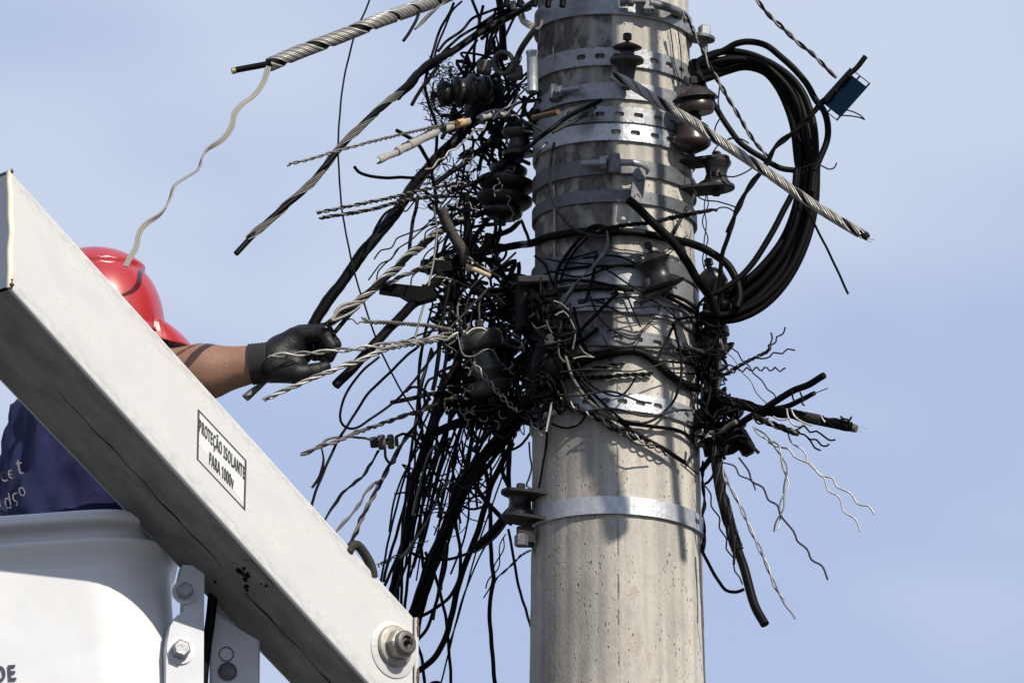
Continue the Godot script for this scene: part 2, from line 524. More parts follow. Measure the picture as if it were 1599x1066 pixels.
func make_sky() -> Sky:
	var wd = 2048; var hd = 1024
	var f := FastNoiseLite.new()
	f.seed = 9; f.frequency = 1.0; f.fractal_octaves = 5
	var px = PackedFloat32Array()
	px.resize(wd * hd * 3)
	for y in hd:
		var el = PI * (0.5 - (y + 0.5) / hd)
		var base = Vector3(0.352, 0.43, 0.622).lerp(Vector3(0.11, 0.21, 0.5), clampf(sin(maxf(el, 0.0)) * 1.15 - 0.3, 0, 1))
		base = base.lerp(Vector3(0.5, 0.545, 0.64), pow(1.0 - clampf(sin(maxf(el, 0.0)), 0, 1), 12.0) * 0.8)
		for x in wd:
			var c3 = base
			if el > 0.0:
				var az = TAU * x / wd
				var d = Vector3(cos(el) * cos(az), sin(el), cos(el) * sin(az))
				var n = f.get_noise_3d(d.x * 13.0, d.y * 34.0, d.z * 13.0) + 0.6 * f.get_noise_3d(d.x * 3.5 + 5.0, d.y * 14.0, d.z * 3.5)
				c3 = c3.lerp(Vector3(0.465, 0.53, 0.66), clampf(0.5 + 2.2 * n, 0, 1))
			else:
				c3 = Vector3(0.2, 0.2, 0.2)
			var k = 3 * (y * wd + x)
			px[k] = c3.x; px[k + 1] = c3.y; px[k + 2] = c3.z
	var m := PanoramaSkyMaterial.new()
	m.panorama = ImageTexture.create_from_image(Image.create_from_data(wd, hd, false, Image.FORMAT_RGBF, px.to_byte_array()))
	var s := Sky.new()
	s.sky_material = m
	return s

# ---------------------------------------------------------------- pole and its bands
func build_pole():
	var t = thing("concrete_pole", "tall round weathered concrete utility pole carrying the tangle of cut cables", "pole", Vector3(pole_x(0), 0, 0))
	var mb := Mb.new()
	var seg = 128
	var rows = []
	var y = 0.0
	while y < 6.6: rows.append(y); y += 0.4
	y = 6.6
	while y < 8.3: rows.append(y); y += 0.02
	while y < 9.4: rows.append(y); y += 0.2
	rows.append(9.4)
	var f := FastNoiseLite.new()
	f.seed = 3; f.frequency = 9.0
	for r in rows.size():
		for s in seg + 1:
			var a = TAU * (float(s) / seg - 0.5)
			var yy = rows[r]
			var d = Vector3(sin(a), 0, cos(a))
			var rad = pole_r(yy) + 0.0012 * f.get_noise_3d(cos(a) * 1.2, yy * 1.5, sin(a) * 1.2) + 0.0004 * f.get_noise_3d(cos(a) * 7, yy * 7.0, sin(a) * 7)
			if absf(a) < 0.03: rad += 0.0012
			var p = Vector3(pole_x(yy), yy, 0) + d * rad
			mb.v.append(p); mb.n.append(d); mb.t.append(Vector2(float(s) / seg, (8.05 - yy) / 1.5))
	for r in rows.size() - 1:
		for s in seg:
			var k = r * (seg + 1) + s
			mb.i.append_array([k, k + 1, k + seg + 1, k + 1, k + seg + 2, k + seg + 1])
	mb.fix(0)
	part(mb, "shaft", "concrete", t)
	mb = Mb.new()
	lathe(mb, Transform3D(Basis(), Vector3(pole_x(9.4), 9.4, 0)), [[pole_r(9.4), 0.0], [pole_r(9.4) - 0.012, 0.012], [0.0, 0.012]], 48)
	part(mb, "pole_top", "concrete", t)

func band(label, top: float, bot: float, tilt: float, mat_, slots: Array, plain := true, wdt := 15.0):
	# a steel strap round the pole; top and bot are drawing heights at its front, slots are drawing x positions
	var y0 = on_pole(962, bot, 0.004).y
	var y1 = on_pole(962, top, 0.004).y
	var t = thing("clamp_band", label, "clamp band", Vector3(pole_x(y0), y0, 0), "steel bands clamped round the pole")
	var mb := Mb.new()
	var th = 0.0045
	var P = func(a, y, o):
		var r = pole_r(y) + 0.0015 + o
		var q = Vector3(pole_x(y) + sin(a) * r, y, cos(a) * r)
		q.y += tilt * (q.x - pole_x(y))
		return q
	var cuts = []
	for sx in slots:
		var q = on_pole(sx, (top + bot) * 0.5, 0.004)
		cuts.append(atan2(q.x - pole_x(q.y), q.z))
	var hw = 0.5 * wdt / PX / pole_r(y0)
	cuts.sort()
	var edges = []   # [from, to, has slot]
	var a0 = -PI
	for cc in cuts:
		edges.append([a0, cc - hw * 1.4, false]); edges.append([cc - hw * 1.4, cc + hw * 1.4, true]); a0 = cc + hw * 1.4
	edges.append([a0, PI, false])
	var ym = (y0 + y1) * 0.5; var hh = (y1 - y0) * 0.5
	for e in edges:
		if not e[2]:
			var n = maxi(1, int((e[1] - e[0]) / 0.06))
			for k in n:
				var a = lerpf(e[0], e[1], float(k) / n); var b = lerpf(e[0], e[1], float(k + 1) / n)
				mb.quad(P.call(a, y0, th), P.call(a, y1, th), P.call(b, y1, th), P.call(b, y0, th))
				mb.quad(P.call(a, y1, th), P.call(a, y1, 0.0), P.call(b, y1, 0.0), P.call(b, y1, th))
				mb.quad(P.call(a, y0, 0.0), P.call(a, y0, th), P.call(b, y0, th), P.call(b, y0, 0.0))
		else:
			var cc = (e[0] + e[1]) * 0.5; var w2 = (e[1] - e[0]) * 0.5
			var hr = hh * 0.30
			var outer = []; var inner = []
			var m = 32
			for k in m:
				var an = TAU * (k + 0.5) / m
				var d = Vector2(cos(an), sin(an))
				var sc = 1.0 / maxf(absf(d.x), absf(d.y))
				outer.append(Vector2(cc + d.x * sc * w2, ym + d.y * sc * hh))
				var sx = hw - hr / pole_r(y0) * 0.8
				inner.append(Vector2(cc + signf(d.x) * maxf(sx, 0.0) + d.x * (hw - maxf(sx, 0.0)), ym + d.y * hr))
			for k in m:
				var j = (k + 1) % m
				var A = outer[k]; var B = outer[j]; var C = inner[j]; var E = inner[k]
				mb.quad(P.call(A.x, A.y, th), P.call(B.x, B.y, th), P.call(C.x, C.y, th), P.call(E.x, E.y, th))
				mb.quad(P.call(E.x, E.y, th), P.call(C.x, C.y, th), P.call(C.x, C.y, 0.0), P.call(E.x, E.y, 0.0))
			for s in 2:
				var yy = y0 if s == 0 else y1
				var a = e[0]; var b = e[1]
				mb.quad(P.call(a, yy, 0.0), P.call(a, yy, th), P.call(b, yy, th), P.call(b, yy, 0.0))
	part(mb, "strap", mat_, t)
	if plain:   # the clamp's joint behind the pole
		mb = Mb.new()
		var xf = Transform3D(Basis(), Vector3(pole_x(y0) - 0.03, ym, -pole_r(y0) - 0.025))
		box(mb, xf, Vector3(0.006, hh * 1.7, 0.05)); box(mb, xf.translated(Vector3(0.04, 0, 0)), Vector3(0.006, hh * 1.7, 0.05))
		part(mb, "clamp_ear", mat_, t)
	return t

func bolt(parent, p: Vector3, q: Vector3, r: float, mat_, nut_at := -1.0, head := true):
	var mb := Mb.new()
	var prof = []
	var len_ = p.distance_to(q)
	var n = int(len_ / 0.0022)
	prof.append([0.0, 0.0])
	for k in n + 1: prof.append([r * (1.0 if k % 2 == 0 else 0.88), len_ * k / n])
	prof.append([0.0, len_])
	var xf = aim(p, q - p)
	lathe(mb, xf, prof, 12)
	var o = part(mb, "bolt", mat_, parent)
	if head:
		mb = Mb.new(); hexa(mb, xf.translated_local(Vector3(0, -0.008, 0)), r * 1.9, 0.01); part(mb, "bolt_head", mat_, o)
	if nut_at >= 0.0:
		mb = Mb.new(); hexa(mb, xf.translated_local(Vector3(0, len_ * nut_at, 0)), r * 1.9, 0.012); part(mb, "nut", mat_, o)
	return o

func build_bands():
	var b = band("topmost steel band, cut by the upper edge, with a long bolt across its front", -9, 22, -0.04, "steel", [1052, 1068])
	bolt(b, on_pole(976, 2, 0.025), on_pole(1008, 2, 0.03), 0.005, "steel_dull", 0.1)
	var mb := Mb.new()
	box(mb, Transform3D(Basis(), on_pole(1012, 3, 0.018)), Vector3(0.022, 0.04, 0.026), 0.004); part(mb, "bolt_block", "steel", b)
	mb = Mb.new()
	tube(mb, smooth_path(PackedVector3Array([on_pole(1014, 4, 0.028), on_pole(1038, 10, 0.03), on_pole(1052, 15, 0.028), on_pole(1060, 20, 0.012), on_pole(1060, 26, 0.002)])), 0.0075, 10); part(mb, "bent_rod", "steel_dull", b)
	band("grey perforated band with a black spool insulator hanging on its front", 74, 102, -0.035, "steel", [908, 937, 965, 993, 1021, 1044, 1063])
	b = band("bright band with a short bolt at its left end, under the rope's top", 129, 154, -0.01, "steel", [])
	bolt(b, on_pole(868, 143, 0.012), on_pole(907, 137, 0.032), 0.0055, "steel", 0.12)
	mb = Mb.new(); box(mb, Transform3D(Basis(), on_pole(867, 145, 0.010)), Vector3(0.02, 0.03, 0.02), 0.003); part(mb, "bolt_block", "steel_dull", b)
	band("upper strap of the pair of slotted bands behind the twisted steel rope", 166, 190, -0.02, "steel", [902, 937, 967, 997, 1027, 1050])
	band("lower strap of the pair of slotted bands, lit white in the middle", 193, 219, -0.02, "steel_bright", [962, 992, 1022, 1045])
	b = band("dark band with a big bolt and sleeve across its front, mid upper pole", 248, 272, -0.02, "steel_dull", [])
	bolt(b, on_pole(909, 255, 0.022), on_pole(944, 253, 0.024), 0.0065, "steel", 0.86, false)
	mb = Mb.new(); lathe(mb, aim(on_pole(960, 270, 0.026), Vector3(0, 1, 0.1)), [[0.0, 0.0], [0.011, 0.0], [0.0115, 0.014], [0.009, 0.034], [0.0, 0.036]], 16); part(mb, "sleeve", "steel_dull", b)
	mb = Mb.new(); tube(mb, smooth_path(PackedVector3Array([on_pole(964, 254, 0.026), on_pole(990, 254, 0.028), on_pole(1004, 259, 0.022), on_pole(1010, 266, 0.006)])), 0.006, 10); part(mb, "bent_rod", "steel", b)
	band("dull grey band just below the oval lug plate", 296, 315, -0.02, "steel_dull", [])
	band("short plain band crossed by several black wires, below the coil's top", 393, 414, -0.04, "steel_dull", [])
	band("broad speckled band behind the slanting grey ribbon", 418, 444, -0.05, "steel", [])
	band("perforated band with six slots in the thick of the wraps", 457, 486, -0.07, "steel", [910, 938, 967, 996, 1024, 1048, 1068])
	band("shaded perforated band right above the thick black tube", 514, 540, -0.06, "steel_dull", [965, 996, 1026, 1048, 1067])
	band("brightest perforated band, in full sun below the wraps", 613, 640, -0.045, "steel_bright", [917, 945, 972, 1000, 1027, 1053, 1072, 1085])
	band("lowest band, smooth and bright, fixed to the spool bracket at its left", 775, 802, -0.03, "steel_bright", [1087])

# ---------------------------------------------------------------- insulators and fittings
func spool(label, mat_, p: Vector3, axis: Vector3, prof: Array, bolt_len := 0.0, called := "spool_insulator"):
	var t = thing(called, label, "insulator", p, "insulators on the pole")
	var q = []
	for e in prof: q.append([e[0] / PX, e[1] / PX])
	var mb := Mb.new()
	lathe(mb, aim(p, axis), q, 36)
	part(mb, "body", mat_, t)
	if bolt_len > 0.0: bolt(t, p + axis.normalized() * (prof[0][1] / PX - 0.004), p + axis.normalized() * (prof[-1][1] / PX + 0.005), 0.004, "dark_grey", 0.999)
	return t

func plate_bracket(parent, called, x0, x1, y0, y1, z: float, wide: float, mat_):   # a flat rounded plate lying level, from drawing point 0 to 1
	var a = at(x0, y0, z); var b = at(x1, y1, z)
	var d = b - a
	var side = Vector3(0, 0, 1)
	var n = side.cross(d.normalized())
	var mb := Mb.new()
	prism(mb, Transform3D(Basis(d.normalized(), -side, n), (a + b) * 0.5 - n * 0.002), stadium(d.length(), wide), 0.005)
	return part(mb, called, mat_, parent)

func build_fittings():
	rear = true
	spool("black two-flanged spool insulator on the front of the second band from the top", "porcelain_black", on_pole(979, 100, 0.032), Vector3(0.02, 1, 0.12),
		[[0, -30], [12, -30], [12.5, -18], [16, -2], [26, 2], [27, 7], [24, 11], [12, 14], [11, 19], [14, 22], [22, 24], [23, 27], [16, 31], [8, 34], [0, 34]], 0.05)
	spool("brown porcelain cap insulator on the pole's right side, above the rope", "porcelain_brown", at(1086, 156, 12), Vector3(-0.1, 1, 0.1),
		[[0, -22], [26, -22], [29, -16], [29, -8], [27, -4], [26, 0], [36, 1], [34, 5], [22, 16], [12, 21], [0, 22]], 0.04)
	spool("reddish brown porcelain insulator below the rope's rust patch", "porcelain_brown", at(1080, 215, 10), Vector3(0.05, 1, 0.1),
		[[0, -24], [10, -24], [24, -17], [31, -10], [31, -3], [27, 4], [26, 20], [20, 24], [0, 24]], 0.035)
	var t = spool("black waisted spool held between two plates at the right of the pole", "porcelain_black", at(1119, 272, 6), Vector3(0.02, 1, 0),
		[[0, -24], [26, -24], [27, -19], [19, -9], [16, 0], [18, 9], [23, 17], [23, 21], [0, 22]], 0.04)
	plate_bracket(t, "bracket_plate", 1055, 1140, 258, 248, 6, 0.055, "dark_grey"); plate_bracket(t, "bracket_plate", 1050, 1148, 300, 292, 6, 0.06, "dark_grey")
	for k in 3:
		var mb := Mb.new(); box(mb, Transform3D(Basis(Vector3(0, 0, 1), 0.05 * (k - 1)), at(1110 + k * 8, 273, 8.2)), Vector3(0.003, 0.022, 0.006)); part(mb, "rib", "porcelain_black", t)
	spool("black bell insulator on the pole front inside the wraps", "porcelain_black", on_pole(1026, 420, 0.03), Vector3(-0.35, 1, 0.2),
		[[0, -34], [20, -34], [34, -30], [36, -26], [22, -20], [17, -10], [16, 4], [24, 10], [27, 15], [14, 22], [9, 28], [0, 30]], 0.05)
	spool("lower dark bell insulator with a flared skirt beside the slotted band", "porcelain_grey", on_pole(1022, 452, 0.02), Vector3(-0.5, 1, 0.2),
		[[0, -12], [26, -12], [30, -8], [18, 0], [13, 10], [10, 20], [0, 22]])
	spool("large black ribbed insulator hanging left of the pole's upper part", "porcelain_black", at(790, 296, 12), Vector3(0.12, 1, 0.0),
		[[0, -48], [20, -48], [30, -42], [31, -36], [26, -31], [36, -28], [44, -20], [45, -13], [34, -8], [30, -3], [40, 1], [46, 8], [45, 14], [32, 18], [26, 24], [30, 30], [30, 36], [20, 42], [14, 50], [0, 50]], 0.07)
	spool("small ribbed spool in a wire loop, under the grey pipe", "porcelain_grey", at(810, 222, 16), Vector3(0, 1, 0.1),
		[[0, -22], [26, -21], [27, -16], [19, -12], [16, -2], [14, 6], [22, 10], [27, 15], [26, 20], [0, 21]], 0.04)
	spool("dark double insulator lying on its side at the upper left", "porcelain_black", at(722, 143, 14), Vector3(1, 0.12, 0),
		[[0, -40], [14, -40], [20, -34], [20, -22], [15, -18], [18, -14], [24, -10], [27, -4], [21, 1], [20, 8], [27, 13], [27, 20], [20, 25], [20, 32], [25, 37], [20, 46], [0, 50]], 0.08)
	spool("black ribbed insulator at the heart of the upper knot", "porcelain_black", at(757, 155, 8), Vector3(0.3, 1, 0),
		[[0, -36], [18, -36], [27, -28], [27, -22], [18, -17], [19, -10], [32, -4], [33, 3], [22, 8], [18, 16], [26, 22], [25, 28], [12, 36], [0, 36]])
	spool("grey brown porcelain spool wrapped with pale wire, left of the middle pole", "porcelain_grey", at(757, 556, 17), Vector3(-0.18, 1, 0.15),
		[[0, -62], [30, -60], [36, -52], [36, -44], [22, -38], [24, -30], [30, -24], [29, -20], [21, -8], [17, 4], [18, 10], [31, 13], [33, 18], [33, 34], [29, 39], [12, 42], [0, 42]], 0.08)
	spool("second dark spool hidden behind the wrapped porcelain one", "porcelain_black", at(785, 560, 8), Vector3(0.1, 1, 0.1),
		[[0, -36], [24, -36], [28, -28], [18, -18], [16, 6], [26, 14], [30, 22], [26, 30], [0, 32]])
	spool("black spool by the right edge of the pole, under the coil", "porcelain_black", at(1116, 452, 6), Vector3(-0.2, 1, 0),
		[[0, -40], [16, -40], [22, -30], [14, -18], [16, 0], [24, 10], [20, 26], [10, 34], [0, 36]], 0.05)
	spool("small black spool at the right edge of the pole, below the coil", "porcelain_black", at(1116, 530, 5), Vector3(0.2, 1, 0),
		[[0, -26], [14, -26], [22, -18], [24, -6], [14, 4], [22, 12], [18, 24], [0, 26]], 0.04)
	spool("dull spool clamped low at the right edge, behind the cut branches of cable", "porcelain_grey", at(1112, 590, 4), Vector3(0.05, 1, 0),
		[[0, -34], [12, -34], [16, -24], [12, -12], [18, -2], [17, 16], [12, 30], [0, 32]], 0.04)
	# left bracket on the lowest band
	rear = false
	t = spool("black rack spool between two long plates at the left end of the lowest band", "porcelain_black", at(812, 787, 4), Vector3(0.04, 1, 0),
		[[0, -20], [22, -20], [23, -15], [18, -8], [17, 6], [21, 14], [21, 17], [0, 18]], 0.05)
	plate_bracket(t, "bracket_plate", 782, 866, 768, 778, 6, 0.06, "dark_grey"); plate_bracket(t, "bracket_plate", 782, 870, 806, 820, 6, 0.065, "dark_grey")
	var mb := Mb.new(); box(mb, Transform3D(Basis(), at(820, 838, 6)), Vector3(0.03, 0.032, 0.03), 0.003); part(mb, "nut_block", "dark_grey", t)
	mb = Mb.new(); hexa(mb, aim(at(814, 852, 8), Vector3(0, 1, 0)), 0.012, 0.02); part(mb, "nut", "steel_dull", t)
	rear = true
	# top right bracket
	t = thing("pole_bracket", "small bracket with a square nut jutting from the pole's top right", "bracket", at(1090, 66, 2), "")
	plate_bracket(t, "bracket_plate", 1070, 1117, 58, 62, 3, 0.05, "steel_dull")
	mb = Mb.new(); box(mb, Transform3D(Basis(Vector3.UP, 0.4), at(1100, 49, 3)), Vector3(0.018, 0.02, 0.018), 0.002); part(mb, "nut", "steel", t)
	mb = Mb.new(); tube(mb, pts([1101, 66, 1102, 98], 3, 3), 0.005, 8); part(mb, "bolt", "steel_dull", t)
	# lug plates
	for g in [["grey oval lug plate with two holes standing on the dark bolted band", 996, 290, 58, 20, 1.45, 0.03], ["grey oval lug with one hole lying left below the short bolt", 905, 176, 50, 21, 0.12, 0.03]]:
		t = thing("lug_plate", g[0], "lug plate", on_pole(g[1], g[2], g[6]))
		var ctr = on_pole(g[1], g[2], g[6])
		mb = Mb.new()
		var nx = Vector3(ctr.x - pole_x(ctr.y), 0, ctr.z).normalized()
		var e1 = Vector3.UP.cross(nx); var ux = (e1 * cos(g[5]) + Vector3.UP * sin(g[5]))
		ring_plate(mb, Transform3D(Basis(ux, nx.cross(ux), nx), ctr), stadium(g[3] / PX, g[4] / PX), Vector2(-0.42 * g[3] / PX + 0.006, 0), Vector2(0.0055, 0.0055), 0.005)
		part(mb, "plate", "steel_dull", t)
		bolt(t, ctr - nx * 0.03 + ux * 0.014, ctr + nx * 0.006 + ux * 0.014, 0.004, "steel_dull", 0.8, false)
	mb = Mb.new(); tube(mb, PackedVector3Array([at(832, 184, 17), at(872, 175, 18)]), 0.0048, 10)
	solo(mb, "rusty_rod", "rust", "short rust brown rod pointing left from the oval lug", "rod")
	# pale pipe, ring bracket and knuckle at the upper left of the pole
	mb = Mb.new(); lathe(mb, aim(at(832, 143, 15), Vector3(-0.02, 1, 0)), [[0.0, 0.0], [0.0095, 0.0], [0.0095, 0.068], [0.011, 0.07], [0.011, 0.074], [0.0, 0.074]], 20)
	solo(mb, "pipe_sleeve", "steel_bright", "short pale grey upright pipe at the pole's upper left edge", "pipe")
	t = thing("ring_bracket", "grey iron ring bracket with an arm reaching up to the pole, upper left", "bracket", at(786, 128, 17))
	mb = Mb.new()
	var ring := PackedVector3Array()
	for k in 25: ring.append(at(786 + 15 * cos(TAU * k / 24.0), 98 + 17 * sin(TAU * k / 24.0), 17 + 2 * cos(TAU * k / 24.0)))
	tube(mb, ring, 0.0042, 8); part(mb, "ring", "brown_grey", t)
	mb = Mb.new(); tube(mb, smooth_path(pts([800, 110, 812, 80, 826, 58, 842, 38], 17, 15)), 0.011, 8, 0.5); part(mb, "arm", "brown_grey", t)
	mb = Mb.new(); box(mb, Transform3D(Basis(Vector3(0, 0, 1), 0.1), at(804, 114, 17)), Vector3(0.028, 0.024, 0.02), 0.003); part(mb, "foot", "brown_grey", t)
	mb = Mb.new(); box(mb, Transform3D(Basis(Vector3(0, 0, 1), -0.1), at(756, 105, 17)), Vector3(0.026, 0.024, 0.02), 0.003); part(mb, "clamp_block", "brown_grey", t)
	mb = Mb.new(); tube(mb, smooth_path(pts([811, 14, 814, 24, 819, 34, 831, 41], 20, 17)), 0.0062, 10)
	solo(mb, "pale_tube", "aluminium_warm", "short pinkish white bent tube at the top left of the pole", "tube")
	mb = Mb.new(); tube(mb, pts([801, 2, 803, 15], 19, 19), 0.0055, 10)
	solo(mb, "grey_ferrule", "aluminium_dull", "small grey ferrule left of the pinkish bent tube", "ferrule")
	# connectors and closures in the tangle
	t = thing("junction_box", "black junction box with a chipped pale lid, left edge of the pole", "junction box", at(830, 520, 15))
	mb = Mb.new(); box(mb, Transform3D(Basis(Vector3(0, 1, 0), 0.3), at(830, 482, 14)), Vector3(0.05, 0.088, 0.04), 0.006); part(mb, "case", "black_dusty", t)
	mb = Mb.new(); box(mb, Transform3D(Basis(Vector3(0, 0, 1), 0.03), at(831, 441, 15)), Vector3(0.052, 0.014, 0.045), 0.003); part(mb, "lid", "dark_grey", t)
	var k = thing("suspension_clamp", "long black suspension clamp hanging at the left edge of the pole", "clamp", at(850, 610, 16))
	mb = Mb.new(); lathe(mb, aim(at(846, 600, 16), Vector3(0.25, 1, 0)), [[0, 0], [0.018, 0.004], [0.027, 0.03], [0.026, 0.07], [0.014, 0.095], [0, 0.1]], 20, true, 0.7); part(mb, "body", "black", k)
	mb = Mb.new(); lathe(mb, aim(at(862, 536, 18), Vector3(0.1, 0.1, 1)), [[0, 0], [0.014, 0], [0.014, 0.012], [0.006, 0.014], [0, 0.012]], 20); part(mb, "eye", "dark_grey", k)
	for g in [["black wedge connector with a stepped end on the middle slanting cable", "wedge_connector", PackedVector2Array([Vector2(-40, 10), Vector2(22, 3), Vector2(24, 7), Vector2(40, 2), Vector2(46, -14), Vector2(20, -22), Vector2(4, -19), Vector2(-12, -9), Vector2(-44, -4)]), 636, 456, 14.0],
			["toothed black connector on the branch of silver cable", "toothed_connector", PackedVector2Array([Vector2(-24, 8), Vector2(-18, 10), Vector2(24, 7), Vector2(26, -8), Vector2(10, -11), Vector2(7, -8), Vector2(3, -11), Vector2(-1, -8), Vector2(-5, -11), Vector2(-9, -8), Vector2(-13, -11), Vector2(-17, -7), Vector2(-26, -5)]), 681, 420, 13.0]]:
		t = thing(g[1], g[0], "connector", at(g[3], g[4], g[5]))
		var pl := PackedVector2Array()
		for q in g[2]: pl.append(q / PX)
		mb = Mb.new(); prism(mb, Transform3D(Basis(), at(g[3], g[4], g[5] - 1.2)), pl, 0.024); part(mb, "body", "black", t)
		mb = Mb.new(); hexa(mb, aim(at(g[3] + 4, g[4] + 4, g[5] + 1.2), Vector3(0, 0, 1), Vector3(0, 1, 0)), 0.006, 0.006); part(mb, "screw", "black_dusty", t)
	t = thing("wire_connector", "dirty beige screw connector on the twisted wire over the boom", "connector", at(598, 690, 12))
	for e in [[584, 691, 9.0, 12.0, "dark_grey"], [596, 691, 12.0, 12.0, "brown_grey"], [610, 690, 12.0, 10.0, "brown_grey"], [619, 689, 9.0, 5.0, "brown_grey"]]:
		mb = Mb.new(); lathe(mb, aim(at(e[0] - e[3] * 0.5, e[1], 12), Vector3(1, 0.08, 0.1)), [[0, 0], [e[2] * 0.85 / PX, 0], [e[2] / PX, 0.002], [e[2] / PX, e[3] / PX - 0.002], [e[2] * 0.85 / PX, e[3] / PX], [0, e[3] / PX]], 14); part(mb, "collar", e[4], t)
	mb = Mb.new(); hexa(mb, aim(at(603, 690, 13), Vector3(0, 0.1, 1), Vector3(0, 1, 0)), 0.006, 0.006); part(mb, "screw", "dark_grey", t)
	t = thing("splice_closure", "black splice closure tipped over under the cut branches, right of the pole", "closure", at(1164, 712, 6))
	mb = Mb.new(); box(mb, Transform3D(Basis(Vector3(0, 0, 1), 0.5), at(1162, 691, 5)), Vector3(0.026, 0.046, 0.03), 0.006); part(mb, "case", "black", t)
	mb = Mb.new(); tube(mb, pts([1162, 684, 1172, 694, 1185, 707], 6, 7), 0.0032, 8); part(mb, "pin", "brown_grey", t)
	t = thing("dead_end_clamp", "black dead end clamp at the pole's right edge beneath the cut branches", "clamp", at(1118, 720, 4))
	mb = Mb.new(); lathe(mb, aim(at(1098, 694, 4), Vector3(1, 0.15, 0)), [[0, 0], [0.022, 0], [0.026, 0.02], [0.024, 0.05], [0.014, 0.07], [0, 0.075]], 18); part(mb, "body", "black", t)
	mb = Mb.new(); lathe(mb, aim(at(1096, 686, 6), Vector3(0.2, 0.2, 1)), [[0, 0], [0.016, 0], [0.016, 0.01], [0.01, 0.012], [0, 0.006]], 18); part(mb, "eye", "steel_dull", t)
	# the furry branch-like sleeve with its bare end
	t = thing("frayed_sleeve", "frayed brown sleeve hanging with a bare pale wooden end, left of the pole", "sleeve", at(745, 430, 17))
	mb = Mb.new(); tube(mb, wobble(smooth_path(pts([688, 326, 698, 348, 712, 372, 722, 392, 728, 412], 17, 17)), 0.0012), 0.0095, 10); part(mb, "sleeve", "bark", t)
	mb = Mb.new(); tube(mb, smooth_path(pts([728, 416, 742, 421, 766, 431], 18, 18)), 0.0075, 8, 0.7, 0.3); part(mb, "bare_end", "bare_wood", t)
	rear = false

